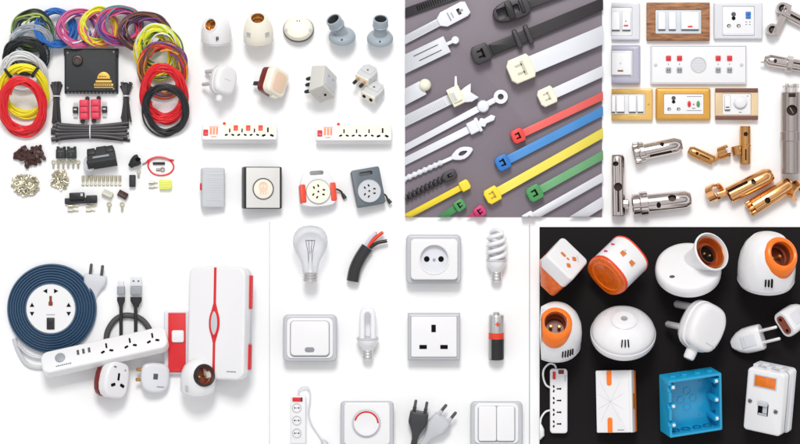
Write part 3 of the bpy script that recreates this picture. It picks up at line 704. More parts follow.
# ------------------------------------------------------------------ cable ties on the mauve board
def WP(x, y, z=0): return Vector((x - 400, 222 - y, z))
def tie(label, a, h, w, m, hw=None, hl=None, hh=11, lift=4.0, th=1.5, slot=True, ribs=None, mh=None, extra=None, head=True, cropit=True, over=8):
    """strap from the board edge a to the head h, all in mm on the board"""
    t = TH('cable_tie', label, 'cable tie', 'cable ties on the mauve board', at=(h[0], h[1], ZB))
    d = Vector((h[0] - a[0], -(h[1] - a[1]), 0)); L = d.length; d.normalize()
    ang = math.degrees(math.atan2(d.y, d.x))       # strap points towards the head
    M = T(rz=ang)
    hw = hw or w * 1.7; hl = hl or w * 1.6
    st = P(t, 'strap', xf(prism(rr(L + over, w, .3, 2), lift, lift + th, .4, True), M @ T(-(L + over) / 2, 0, 0)), m)
    if ribs: P(st, 'ladder_rib', [xf(box(.8, w * .62, .5, .15), M @ T(-x, 0, lift + th + .1)) for x in [ribs[0] + ribs[2] * i for i in range(int((ribs[1] - ribs[0]) / ribs[2]))]], ribs[3] if len(ribs) > 3 else m)
    if head:
        o = [(-hl * .42, -hw / 2), (hl * .34, -hw / 2), (hl * .5, -hw * .3), (hl * .5, hw * .3), (hl * .34, hw / 2), (-hl * .42, hw / 2), (-hl * .5, hw * .34), (-hl * .5, -hw * .34)]
        hd = P(t, 'head', [xf(prism(o, 0, hh, min(1.2, hw * .12), True), M @ T(hl * .3, 0, 0))], mh or m)
        if slot:
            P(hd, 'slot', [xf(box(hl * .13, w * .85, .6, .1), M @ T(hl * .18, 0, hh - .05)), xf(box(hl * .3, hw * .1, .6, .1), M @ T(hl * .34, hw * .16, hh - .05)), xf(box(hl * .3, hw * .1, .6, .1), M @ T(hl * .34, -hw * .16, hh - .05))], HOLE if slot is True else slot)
    if extra: extra(t, M)
    if cropit: crop(t, x0=405, x1=602.6, y1=216.8, y0=-12)
    return t
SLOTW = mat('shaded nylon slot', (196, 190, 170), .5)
tie('bright red cable tie, highest of the coloured ones', (603, 96), (521, 134.5), 7.6, mat('pale red nylon', (236, 104, 98), .34, var=.05), 14, 13, mh=mat('red nylon', (228, 66, 60), .38, var=.05))  # coloured straps: gloss painted in as a paler copy of the head nylon
tie('bright blue cable tie between the red and the yellow', (603, 111), (506, 161), 8.6, mat('pale blue nylon', (78, 146, 212), .34, var=.05), 15, 14, mh=mat('blue nylon', (40, 116, 192), .38, var=.05))
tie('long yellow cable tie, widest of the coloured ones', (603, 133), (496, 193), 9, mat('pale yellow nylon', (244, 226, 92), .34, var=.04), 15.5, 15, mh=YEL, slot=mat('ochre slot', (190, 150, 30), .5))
tie('large green cable tie below the long yellow one', (603, 155), (538, 191), 8.2, mat('pale green nylon', (112, 170, 120), .36, var=.05), 15.5, 15, mh=GREEN)
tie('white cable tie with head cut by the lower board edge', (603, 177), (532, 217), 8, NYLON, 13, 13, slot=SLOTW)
tie('white strap corner in the lower right of the board', (606, 200), (570, 222), 10, NYLON, head=False)
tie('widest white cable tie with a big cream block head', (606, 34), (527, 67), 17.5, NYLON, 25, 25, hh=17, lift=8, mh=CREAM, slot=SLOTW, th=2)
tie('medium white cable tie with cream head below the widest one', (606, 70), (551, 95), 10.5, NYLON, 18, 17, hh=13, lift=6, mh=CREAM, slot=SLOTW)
def buckle(t, M):
    for x, z_ in ((-34, 3), (-46, 4)):
        P(t, 'buckle_bar', [xf(box(5, 20, 7, 1.4), M @ T(x, 0, 6.4))], NYBLACK)
    P(t, 'strap_sleeve', xf(box(27, 11.5, 4.6, .8), M @ T(-19, 0, 4.6)), BLACK)
tie('heavy black cable tie with two buckle bars on its strap', (606, 3), (485.5, 52.5), 11.5, NYBLACK, 18, 18, hh=15, lift=4, th=2.2, extra=buckle)
# big black clamp at the top
t = TH('cable_clamp', 'bulky black cable clamp with open loop at the top edge', 'cable clamp', at=(511, 11, ZB))
M = T(rz=200)
body = cut([xf(prism(smoothpoly([(-19, -8), (-10, -11), (10, -10), (19, -5), (19, 5), (10, 10), (-10, 11), (-19, 8)], 1), 0, 14, 2, True), M)], [xf(box(10, 11, 30, 1), M @ T(10, 0, 8)), xf(box(6, 8, 14, 1), M @ T(-5, 0, 14)), ])
P(t, 'clamp_body', body, NYBLACK, 30)
P(t, 'latch', [xf(box(7, 18, 5, 1), M @ T(1.5, 0, 13.4)), xf(box(4, 14, 5, 1), M @ T(-11, 0, 13.6))], BLACK)
P(t, 'strap', xf(prism(rr(60, 9, .5), 5, 8, .6, True), M @ T(-44, 0, 0)), NYBLACK)
crop(t, x0=405, y0=-12)
# left hand side of the board
tie('black perforated strap in the upper left corner', (400, 15), (470, -10), 9, NYBLACK, head=False, ribs=(8, 60, 2.4, HOLE), th=2.5, lift=1)
def flag(t, M):
    P(t, 'marker_plate', cut(xf(prism([(-3, -4), (3, -8), (26, -8), (30, -6), (30, 6), (26, 8), (3, 8), (-3, 4)], 3.4, 6.4, .6, True), M), xf(box(3.6, 6.5, 9, .4), M @ T(20, 0, 5))), NYLON, 30)
    P(t, 'plate_slot', [xf(box(1.3, 9, .6, .1), M @ T(9, 0, 6.4)), xf(box(1, 6, .6, .1), M @ T(12.5, 0, 6.4)), xf(box(4, 2.6, 1.4, .3), M @ T(22.5, 0, 5.8))], MGREY)
tie('white marker tie with flat rectangular plate and square hole', (400, 43), (441, 21.5), 8, WHITE2, head=False, extra=flag, lift=3.4, ribs=(2, 38, 1.3, LGREY))
def wide(t, M):
    P(t, 'locking_nub', [xf(box(8, 3.4, 2.4, .6), M @ T(3, 0, 5)), xf(lathe([(0, -1.5), (3.4, -1.5), (4, 0), (3.4, 1.5), (0, 1.5)], 20), M @ T(9, 0, 5.2))], NYLON)
    P(t, 'tear_slot', [xf(box(27, .9, .5, .1), M @ T(-22, 3.4, 6.1)), xf(box(25, .9, .5, .1), M @ T(-20, -3, 6.1))], DKGREY)
tie('broad white strap with two long slots and round nub', (398, 68), (447, 44.5), 17.5, WHITE2, head=False, extra=wide, lift=4, th=2)
def knob(t, M):
    P(t, 'ball_head', xf(lathe([(0, -5.5), (3.6, -4.8), (5.6, -2.6), (6.2, 0), (5.6, 2.6), (3.6, 4.8), (0, 5.5)], 24), M @ T(3, 1.5, 6.5)), CREAM)
tie('white strap with a round ball head at the left edge', (398, 101), (423, 88), 15, WHITE2, head=False, extra=knob, lift=4, th=2)
def bracket(t, M):
    P(t, 'bracket_block', [xf(box(13, 19, 15, 1), M @ T(3, 0, 7.6)), xf(box(9, 12, 3, .6), M @ T(3, 0, 16))], CREAM)
    P(t, 'fin', [xf(prism([(-2, -6), (6, -9), (14, -8), (9, 0), (13, 8), (5, 7), (-2, 5)], 4, 11, .6, True), M @ T(9, -3, 0)), xf(prism([(-1.6, 0), (1.6, 0), (1.0, 11), (-1.0, 11)], 6, 9, .4, True), M @ T(7, 8, 0, rz=-25))], NYLON)
    P(t, 'bracket_slot', xf(box(3, 9, .6, .1), M @ T(1, 0, 17.5)), LGREY)
tie('white mounting tie with cream block head and two fins', (398, 125), (453, 98), 10.5, WHITE2, head=False, extra=bracket, lift=4, ribs=(10, 55, 2.2, LGREY))
def eyelet(t, M):
    P(t, 'eyelet', xf(ringt(7, 3, 2, 6.5, 28), M @ T(21, 0, 0)), NYLON)
    P(t, 'eyelet_bar', xf(box(15, 5.5, 3, .6), M @ T(9, 0, 4)), NYLON)
    P(t, 'boss', xf(lathe([(0, 0), (6, 0), (6.4, 4), (5.4, 7.4), (4, 8), (0, 8)], 26), M @ T(1, 0, 0)), NYLON)
tie('white tie ending in a round screw eyelet', (398, 152), (482, 107), 6.5, NYLON, head=False, extra=eyelet, lift=3)
def push(t, M):
    P(t, 'mount_head', [xf(box(10, 12.5, 8, 1.2), M @ T(2, 0, 4.4)), xf(box(3.4, 15, 6, 1), M @ T(8, 0, 4))], NYLON)
    P(t, 'push_pin', [xf(prism([(0, -2.4), (4, -5), (7, -2.6), (15, -3.2), (18, 0), (15, 3.2), (7, 2.6), (4, 5), (0, 2.4)], 2, 6.5, .8, True), M @ T(9, 0, 0))], NYLON)
tie('white push mount tie with arrow shaped tip', (398, 165), (471, 128.5), 7.5, NYLON, head=False, extra=push, lift=3)
def beads(t, M):
    P(t, 'bead', [xf(lathe([(0, -3), (2, -2.4), (3.2, 0), (2, 2.4), (0, 3)], 16), M @ T(-14 - 5.6 * i, 0, 3.6, ry=90)) for i in range(8)], NYLON)
    P(t, 'eye_head', cut(xf(prism(smoothpoly([(-2, -2), (8, -6.6), (16, -5), (23, 0), (16, 5), (8, 6.6), (-2, 2)], 1), 2, 5.6, .8, True), M), xf(prism(smoothpoly([(6, -1), (10, -2.6), (17, 0), (10, 2.6), (6, 1)], 1), -2, 10), M)), NYLON, 30)
tie('white beaded tie ending in a diamond shaped eye', (398, 182), (453, 157.5), 3.6, NYLON, head=False, extra=beads, lift=2.4, th=2.4)
def bbeads(t, M):
    P(t, 'bead', [xf(lathe([(0, -2.4), (2.6, -1.8), (4.2, .6), (4.0, 1.6), (1.6, 2.4), (0, 2.4)], 14), M @ T(-3 - 4.7 * i, 0, 4.2, ry=90)) for i in range(10)], NYBLACK)
tie('black beaded tie with a small square head', (398, 202), (446, 177.5), 3.6, NYBLACK, 9.5, 14, hh=8, extra=bbeads, lift=2.4, th=2.6)
tie('slim yellow cable tie near the lower left corner', (398, 221), (462, 187), 6, YEL, 10.5, 10, slot=False)
tie('small green cable tie cut by the lower board edge', (430, 226), (457, 207), 7, GREEN, 11, 11)
tie('magenta cable tie head peeping over the lower board edge', (460, 226), (477, 213.5), 7, PINK, 11, 11)
# ------------------------------------------------------------------ switch plates and terminals, top right
def plate_thing(label, bb, fm, inner, rounding=1.2, h=6, fb=1.6, im=None, cat='switch plate', group=None, frame_ring=None, hi=None):
    t = TH('switch_plate', label, cat, group, at=((bb[0] + bb[2]) / 2, (bb[1] + bb[3]) / 2))
    w, h2 = bb[2] - bb[0], bb[3] - bb[1]; cx, cy = (bb[0] + bb[2]) / 2, (bb[1] + bb[3]) / 2
    iw, ih = inner[2] - inner[0], inner[3] - inner[1]; ix, iy = (inner[0] + inner[2]) / 2 - cx, cy - (inner[1] + inner[3]) / 2
    fr = prism(rr(w, h2, rounding), 0.3, h, fb, seg=4)
    fr = cut(fr, box(iw - .4, ih - .4, 20, r=.6, at=(ix, iy, h + 8)))
    P(t, 'frame', fr, fm)
    ht = hi if hi is not None else h - .6
    P(t, 'inner_plate', xf(prism(rr(iw - .9, ih - .9, .6), 0, ht, .3), T(ix, iy, 0)), im or WHITE)
    def at(x, y, z=0): return T(x - cx, cy - y, ht + z)
    return t, at
def rocker(t, at, x0, y0, x1, y1, red=None, dark=True, m=None, tilt=-5):
    w, h = x1 - x0, y1 - y0
    P(t, 'rocker_surround', xf(box(w + 1.2, h + 1.2, .6, .15), at((x0 + x1) / 2, (y0 + y1) / 2, .1)), LGREY)
    r = P(t, 'rocker', xf(box(w, h, 2.6, .5), at((x0 + x1) / 2, (y0 + y1) / 2, .9) @ T(rx=tilt)), m or WHITE)
    if dark: P(t, 'rocker_gap', xf(box(w * .96, 1.0, 1.6, .1), at((x0 + x1) / 2, y1 + .55, .5)), SLATE)  # dark strip paints the shadow line below the rocker
    if red: P(r, 'indicator', xf(box(red[2], red[3], .8, .2), at(red[0], red[1], 2.3 + (red[1] - (y0 + y1) / 2) * .0875) @ T(rx=tilt)), MAROON if len(red) > 4 else RED)
def socket3(t, at, big, smalls, k=1.0):
    P(t, 'pin_hole', [xf(prism(circ(2.2 * k, 20), -1, .3), at(big[0], big[1] - 1.2)), ], DKGREY)
    P(t, 'pin_hole', [xf(prism(circ(1.8 * k, 20), -1, .5), at(big[0], big[1] + 2.6 * k))], HOLE)
    for x, y in smalls:
        P(t, 'pin_hole', xf(prism(circ(1.9 * k, 18, 1.7 * k), -1, .3), at(x, y)), DKGREY)
        P(t, 'shutter', xf(prism(circ(1.1 * k, 14), -1, .5), at(x + .2, y + .3)), LGREY)

t, at = plate_thing('white two rocker switch plate cut off at its left', (600, 3, 639.5, 40.5), WHITE2, (600, 7.5, 632, 36.5), im=WHITE)
P(t, 'inner_rim', xf(ringt(1, .5, 0, .2), at(0, 0, -30)), LGREY) if False else None
rocker(t, at, 608, 12.5, 619.3, 30.5); rocker(t, at, 621.8, 12.5, 630, 30.5, (625.3, 26.2, 4.4, 1.6)); P(t, 'neon_dot', xf(prism(circ(.8, 12), 0, .4), at(625.3, 21.8, 2)), ROSE)
crop(t, x0=611.3)
t, at = plate_thing('walnut framed switch plate with two narrow and one wide rocker', (646.3, 3, 709.2, 41), WOOD, (654.6, 10, 701.2, 34.6), rounding=.5, fb=.8, im=mat('pale blue grey insert', (206, 214, 220), .35, var=.02))
rocker(t, at, 657.6, 12.6, 664.8, 30); rocker(t, at, 668.2, 12.6, 675.2, 30); rocker(t, at, 680.6, 12.6, 698.2, 30, (689.3, 27.2, 4.6, 1.6))
t, at = plate_thing('white plate with three pin socket and blue switch', (713.5, 3, 762, 39.5), WHITE2, (721.6, 6.5, 754, 36.5), im=WHITE, cat='socket plate')
socket3(t, at, (733, 16), ((728.3, 26.3), (738, 26.3)), 1.05)
P(t, 'blue_switch', [xf(box(5, 3.4, 1.6, .4), at(747.6, 14, .4)), xf(box(5, 3.2, 1.2, .4), at(747.6, 17.6, .3))], BLUE)
P(t, 'lettering', [xf(box(1.4, .9, .4, .1), at(745.6 + 3.6 * (i % 2), 22.4 + 2.6 * (i // 2), 0)) for i in range(4)], INK)
P(t, 'cover_strip', xf(box(31, 2.6, .8, .3), at(737.8, 34.6, .2)), WHITE2)
t, at = plate_thing('lavender grey framed plate with one big rocker, cut at left', (598, 45.5, 640, 84.5), LAV, (598, 50.5, 632.5, 77.5), rounding=1.5, fb=3.4, h=8)
rocker(t, at, 604, 53, 630.5, 75.5, (619.6, 71.4, 5.6, 1.5, 1), dark=False); P(t, 'neon_dot', xf(prism(circ(1.1, 14), 0, .4), at(619.6, 64, 2)), LGREY)
crop(t, x0=611.3)
t, at = plate_thing('long white plate with four red squares and round speaker grille', (650, 45.5, 746.5, 84.5), WHITE2, (651, 46.5, 745.5, 83.5), rounding=1.5, fb=.5, h=5, hi=4.9, cat='control plate')
for x in (668, 679, 717.6, 729):
    P(t, 'red_button', xf(box(5, 5, 2, .5), at(x, 58.6, .6)), RED); P(t, 'grey_button', xf(box(5, 5, 2, .5), at(x, 70.4, .6)), MGREY)
    P(t, 'lettering', xf(box(.7, 1.6, .4, .1), at(x, 64.6, 0)), INK)
    P(t, 'button_mark', [xf(box(.9, 1.6, .4, .1), at(x + d, 70.4, 1.6)) for d in (-1, 1)], DKGREY)
for x in (655.2, 741): P(t, 'screw', xf(lathe([(0, 0), (1.8, 0), (1.8, .5), (1.1, .8), (0, .6)], 16), at(x, 65.2, 0)), LGREY)
P(t, 'speaker_grille', [xf(ringt(7.9, 7.2, -.5, .7, 36), at(698, 65.2, 0))] + [xf(box(2 * math.sqrt(max(1, 49 - (i * 1.45) ** 2)), .5, .7, .1), at(698, 65.2 + 1.45 * i, .1)) for i in range(-4, 5)], LGREY)
t, at = plate_thing('pale gold framed plate with four white rockers, cut at left', (598, 89, 652.3, 120.6), FRAMEG2, (598, 94, 645, 115), rounding=1, fb=1.2)
for x0, x1 in ((606, 614.6), (616.2, 623.8), (628.4, 635.4), (637, 643)): rocker(t, at, x0, 96.2, x1, 112.2)
P(t, 'screw', xf(prism(circ(.9, 12), 0, 1.1), at(648, 104.6, 0)), BRASS)
crop(t, x0=611.3)
t, at = plate_thing('orange gold framed plate with socket and red and green ovals', (655.4, 88.3, 710, 120.6), FRAMEG, (663, 94, 703.4, 115), rounding=2, fb=2.4, h=7, cat='socket plate')
socket3(t, at, (673, 99.6), ((668.6, 109.4), (678, 109.4)), .95)
P(t, 'red_button', xf(lathe([(0, 0), (1.8, 0), (1.5, 1.4), (0, 1.8)], 18), at(688.6, 104.4, 0) @ T(s=(1, 1.8, 1))), RED)
P(t, 'green_button', xf(lathe([(0, 0), (1.8, 0), (1.5, 1.4), (0, 1.8)], 18), at(697.6, 104.4, 0) @ T(s=(1, 1.8, 1))), GREEN)
P(t, 'neon_dot', xf(prism(circ(.8, 12), 0, .5), at(693, 104.6, 0)), ROSE)
P(t, 'lettering', [xf(box(15, .5, .4, .1), at(693.6, y, 0)) for y in (96.8, 110.8)] + [xf(box(3.4, .8, .4, .1), at(693, 108.6, 0))], INK)
t, at = plate_thing('cream plate with brown bars, one rocker and a dimmer dial', (714.6, 88.6, 757.4, 120), CHAMP, (721.6, 93.6, 750.6, 115.4), rounding=.6, fb=.5, cat='dimmer plate')
for y in (90.6, 118): P(t, 'brown_bar', xf(box(42.6, 4.2, 1.6, .4), at(736, y, .9)), BRFRAME)
rocker(t, at, 724.2, 96, 729.4, 110, (726.6, 107.6, 3.4, 1.2, 1))
P(t, 'dial', xf(lathe([(0, 0), (7, 0), (7, .8), (6, 1.4), (5.6, 3), (4.8, 3.6), (0, 3.6)], 36), at(739.6, 102.6, 0)), WHITE)
P(t, 'dial_scale', xf(arcring(6.9, .7, .4, 190, 350), at(739.6, 102.6, .9)), MGREY)
P(t, 'lettering', [xf(box(3, .8, .4, .1), at(739.6, 112.6, 0)), xf(box(1.6, .8, .4, .1), at(747, 96.4, 0))], INK)

# metal terminals and clamps lying on the backdrop
def rodM(p0, p1, z): 
    d = Vector((p1[0] - p0[0], -(p1[1] - p0[1]), 0)); return basis(d, (0, 0, 1), (0, 0, z)), d.length
def barrel(r, L, tip0=0.0, tip1=0.0, bore=.62, depth=.35, n=40):
    """hollow turned barrel along +z with tapered ends"""
    return lathe([(r * bore, L * depth), (r * bore, 0), (r - tip0 - .6, 0), (r - tip0, .6), (r, max(tip0 * 2, 1.0)), (r, L - max(tip1 * 2.4, 1.0)), (r - tip1, L - .6), (r - tip1 - .6, L), (0, L), (0, L * depth)], n)
def metal(name, label, p0, p1, r, m, holes=(), collars=(), tip0=0, tip1=0, bore=.62, cat='terminal', group='metal cable terminals', jaws=None, screw=True, slot=None, z=None):
    M, L = rodM(p0, p1, z if z is not None else r + .3)
    t = TH(name, label, cat, group, at=p0)
    b = barrel(r, L, tip0, tip1, bore)
    if holes: b = cut(b, [xf(cyl(h[1], 0, r * 3, n=24), M.inverted() @ M @ T(0, 0, h[0]) @ basis((h[2] if len(h) > 2 else 0, 1, 0), (0, 0, 1)) @ T(s=(1, h[3] if len(h) > 3 else 1, 1))) for h in holes])
    if slot: b = cut(b, [xf(box(slot[2], r * 2, slot[1] - slot[0], .2), T(slot[3] if len(slot) > 3 else 0, r, (slot[0] + slot[1]) / 2))])
    P(t, 'barrel', xf(b, M), m, 34)
    for h in holes: P(t, 'set_screw', xf(cyl(h[1] * .98, r * .15, r * .42, .2, 20), M @ T(0, 0, h[0]) @ basis((h[2] if len(h) > 2 else 0, 1, 0), (0, 0, 1)) @ T(s=(1, h[3] if len(h) > 3 else 1, 1))), DARKST)  # dark cylinder puts the shade inside the hole into its colour
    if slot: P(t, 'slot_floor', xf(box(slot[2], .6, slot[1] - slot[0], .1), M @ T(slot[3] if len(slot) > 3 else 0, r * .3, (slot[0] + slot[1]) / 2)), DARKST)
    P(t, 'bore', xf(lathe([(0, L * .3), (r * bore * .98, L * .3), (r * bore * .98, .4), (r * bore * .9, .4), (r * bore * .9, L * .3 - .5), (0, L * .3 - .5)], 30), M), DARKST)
    for c in collars:
        P(t, 'collar', xf(lathe([(r * .9, c[0]), (c[2] - .5, c[0]), (c[2], c[0] + .5), (c[2], c[1] - .5), (c[2] - .5, c[1]), (r * .9, c[1])], c[3] if len(c) > 3 else 40, True), M), m)
    return t, M, L
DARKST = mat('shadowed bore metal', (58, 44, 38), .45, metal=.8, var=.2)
NICK = mat('nickel', (206, 196, 192), .17, metal=1, var=.08, brushed=(60, 60, 500))
# four chrome pieces and the bar clamp
t, M, L = metal('cable_terminal', 'chrome terminal with clawed clamp end, upper of the two lying sideways', (640, 153), (681, 144.5), 8, NICK, holes=((22, 2.6, .55, .8),), collars=((-2, 4, 10.4, 10),), tip1=2.6, slot=(8, 30, 2.4, -5))
P(t, 'claw', [xf(box(4, 3.4, 7, .8), M @ T(9.6 * cos(a), 9.6 * sin(a), -3.5, rz=math.degrees(a))) for a in [pi / 3 * k + .3 for k in range(6)]], NICK)
P(t, 'claw_ring', xf(ringt(9.4, 7.4, -6.5, -2.5), M), NICK)
t, M, L = metal('cable_terminal', 'chrome terminal with two dark oval holes and knurled nut', (640, 204), (690, 199), 9, NICK, holes=((17, 3.2, -.35, .7), (31, 3.6, -.1 + .45, 1.2)), collars=((-1, 7, 12, 12),), tip1=2.4)
P(t, 'end_ring', xf(ringt(10.4, 8, -8, -1.6), M), NICK)
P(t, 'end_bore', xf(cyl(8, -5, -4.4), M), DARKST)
P(t, 'clamp_screw', xf(box(5, 4, 5, .6), M @ T(0, 8, 1)), NICK)
t, M, L = metal('cable_terminal', 'upright chrome terminal with keyhole slot, cut at left', (617.5, 216), (616.5, 155), 7.5, NICK, holes=((29, 4.2, 0, 1), (52, 3, .3, .8)), tip1=1.4, slot=(4, 27, 2), collars=())
P(t, 'side_nut', xf(lathe([(0, 0), (5, 0), (5, 5), (3, 6), (0, 6)], 8), M @ T(-5, 2, 12) @ T(ry=-90)), NICK)
crop(t, x0=611.3, y1=217.4)
t, M, L = metal('cable_terminal', 'tapered chrome rod terminal with square collar at right edge', (764, 60), (812, 68.5), 6, NICK, holes=((10, 2, 0, .8),), collars=((22, 28, 8, 6),), tip0=2.4, slot=(26, 44, 1.6, 1.5))
P(t, 'prong', xf(box(2, 2, 6, .4), M @ T(-3, 3, -1)), NICK)
t, M, L = metal('cable_terminal', 'thick brushed steel cylinder with round screw hole and band', (789.5, 174), (789.5, 93), 9.6, STEEL, holes=((63, 5.4, 0, 1),), collars=((32, 42, 10.4, 48),), bore=.5, z=11)
P(t, 'toothed_tip', [xf(ringt(7.2, 5, 80, 86), M)] + [xf(box(4.4, 2, 4, .6), M @ T(6 * cos(a), 6 * sin(a), 87.5, rz=math.degrees(a))) for a in [pi / 4 * k for k in range(8)]], mat('pale nickel', (228, 222, 218), .3, metal=.9))
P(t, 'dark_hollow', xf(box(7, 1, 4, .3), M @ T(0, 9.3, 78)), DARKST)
P(t, 'screw_slot', xf(box(1, .8, 7, .1), M @ T(0, 4.4, 63, ry=30)), STEELD)
t = TH('bar_clamp', 'flat chrome bar with two ring cups and a rod', 'clamp', 'metal cable terminals', at=(778, 20))
d = T(rz=66)
bar = xf(box(34, 7.5, 6, .8), d @ T(1, -2.5, 6))
bar = cut(bar, [xf(cyl(5, -20, 20), d @ T(-4, 5, 0))])
P(t, 'bar', bar, NICK)
for x, y in ((11, 1.6), (-12.5, 2.2)):
    P(t, 'ring_cup', xf(ringt(6, 3.9, 2, 13, 30), d @ T(x, y, 0)), NICK)
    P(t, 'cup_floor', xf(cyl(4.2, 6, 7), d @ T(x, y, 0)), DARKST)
    P(t, 'set_screw', xf(cyl(2, 6.5, 9, .3, 14), d @ T(x, y, 0)), DKGREY)
Mr, Lr = rodM((782, 12), (816, 30), 5.6)
rb = cut(xf(barrel(5.4, Lr, 0, .5), Mr), [xf(box(2.2, 6, 20, .3), Mr @ T(0, 5, 18))])
P(t, 'rod', xf(rb, T(4, 8, 0)), NICK); P(t, 'rod_slot', xf(box(2, .6, 20, .1), T(4, 8, 0) @ Mr @ T(0, 2.4, 18)), DARKST)
# brass pieces
def jaw(t, c, R, w, a0, a1, M, m): P(t, 'ring_jaw', xf(arcring(R, R * .24, w, a0, a1, 24), M), m)
t, M, L = metal('brass_terminal', 'small brass terminal with open ring jaw, slanting down right', (712.5, 161), (688, 150), 5.2, BRONZED, holes=((18, 1.6, 0, .9),), tip1=1.6, slot=(4, 15, 1.2))
jaw(t, 0, 6.4, 9, 40, 330, T(10.6, 8.6, 8) @ T(rz=20) @ T(ry=65), BRONZED)
P(t, 'jaw_link', xf(box(9, 5, 4, .8), T(4, 3.4, 5, rz=42)), BRONZED)
t, M, L = metal('brass_terminal', 'small upright brass terminal with side ring', (744.5, 164.5), (744.5, 126.5), 5.4, BRONZED, holes=((30, 2.2, 0, 1),), collars=((17, 20, 5.9, 36),), slot=(4, 15, 1.4))
jaw(t, 0, 5.2, 9, 60, 360, T(-8, 14, 6) @ T(rx=90, rz=15), BRONZED)
P(t, 'jaw_link', xf(box(6, 9, 4, .8), T(-4, 13, 6)), BRONZED)
t, M, L = metal('brass_terminal', 'large copper coloured terminal with open end and claw ring', (728, 195.5), (771, 174), 8.4, COPPER, holes=((27, 3, .2, .8),), tip1=2.4, bore=.8, slot=(0, 22, 3, 4))
jaw(t, 0, 8.4, 8, 60, 300, T(-16, 2.5, 8.6) @ T(rz=25) @ T(ry=60), COPPER); jaw(t, 0, 7.6, 5, -60, 110, T(-10, 4.6, 8.6) @ T(rz=25) @ T(ry=60), COPPER)
P(t, 'jaw_link', xf(box(12, 6, 4, .8), T(-6, 1.5, 6, rz=20)), COPPER)
t, M, L = metal('brass_terminal', 'large copper coloured terminal with ribbed jaw end at lower right', (752, 207), (790, 184), 8.0, COPPER, holes=((15, 3.2, -.2, .9),), tip1=1, bore=.7)
P(t, 'claw', [xf(box(5, 3.2, 6, 1), M @ T(5.4 * cos(a), 5.4 * sin(a), -2.4, rz=math.degrees(a))) for a in [pi / 4 * k for k in range(8)]], mat('pale copper', (236, 182, 120), .3, metal=1))
jaw(t, 0, 10, 9, 20, 300, T(44, 16, 8) @ T(rz=-40) @ T(ry=50), COPPER)
P(t, 'jaw_link', xf(box(12, 8, 5, 1), T(40, 21, 7, rz=-30)), COPPER)
# ------------------------------------------------------------------ white and red set, bottom left
t = TH('cable_reel', 'round navy cable reel with white socket face', 'cable reel')
rg = [(24, 0), (44, 0), (46, 2)]
for i in range(8):
    r0 = 46 - i * 2.65
    rg += [(r0, 4 + i * 1.1), (r0 - .5, 6.2 + i * 1.1), (r0 - 1.4, 7 + i * 1.1), (r0 - 2.2, 6.4 + i * 1.1)]
rg += [(25, 13), (24, 13)]
P(t, 'cable_winding', lathe(rg, 72, True), NAVY, 60)
f = P(t, 'socket_face', lathe([(0, 9), (25, 9), (25.2, 14), (24.4, 15), (0, 15)], 56), WHITE)
def tp(x, y, r): P(f, 'pin_hole', xf(prism(tri(4.6, 4.2), 14, 15.4), T(x, y, 0, rz=r)), HOLE)
tp(-5.6, 18.2, 90); tp(5.6, 18.2, -90); tp(-19, 4.2, 0); tp(-19, -5.2, 180); tp(18.4, 4.2, 0); tp(18.4, -5.2, 180)
P(f, 'pin_hole', [xf(prism(rr(2.6, 6.4, .6), 14, 15.4), T(0, 10, 0)), xf(prism(rr(4.2, 4.4, 1), 14, 15.5), T(0, 5.4, 0))], DARKBR)
P(f, 'rocker_switch', [box(8, 12, 2, .6, at=(0, -15, 15.2)), box(5.6, 5, 1, .4, at=(0, -12.6, 16.3))], BLACK)
lettering(f, T(0, -6, 15), 9, .9, 6)
place(t, (7, 266, 97, 351), fit='w')
t = TH('grey_cord', 'pale grey flat cord joining the reel and the white strip', 'cord')
P(t, 'cord', [tube(curve([(x - 30, 350 - y, 2) for x, y in ((13, 338), (17, 350), (24, 362), (33, 366.5), (47, 367))], 8), 2.2, 8, flat=.8), tube(curve([(x - 30, 350 - y, 4) for x, y in ((17, 344), (26, 353), (36, 357), (47, 357))], 8), 1.5, 8)], LGREY)
place(t, (11.5, 338, 49, 369.5))
t = TH('two_pin_plug', 'white two pin plug standing behind the navy reel', 'plug')
P(t, 'shell', [loft([[(x * k, y * .55 * k, z_) for x, y in rr(22, 16, 5)] for z_, k in ((-18, .22), (-10, .34), (-4, .6), (2, .95), (8, 1), (10, .93))])], WHITE2)
for x in (-5.4, 5.4): P(t, 'pin', [xf(lathe([(0, 9), (1.5, 9), (1.5, 19), (1, 20), (0, 20)], 12), T(x, 0, 0))], DKGREY)
place(t, (82, 276 - 10, 109, 301), tilt=-80, roll=-8)
t = TH('usb_cable', 'dark grey braided cable with two upright connectors behind the white strip', 'usb cable')
cab = mat('braided cable', (70, 68, 68), .6, var=.3, scale=500, bump=.3)
P(t, 'braided_cord', [tube(curve([(x - 128, 340 - y, 4) for x, y in ((104, 345), (106, 333), (113, 322), (122, 317), (132, 317), (142, 321), (150, 331), (153, 345))], 8), 3.1, 10)], cab)
P(t, 'lead', [tube([(x - 128, 340 - 344, 9), (x - 128, 340 - 300, 9)], 1.9, 10) for x in (120.5, 136)], BLACK)
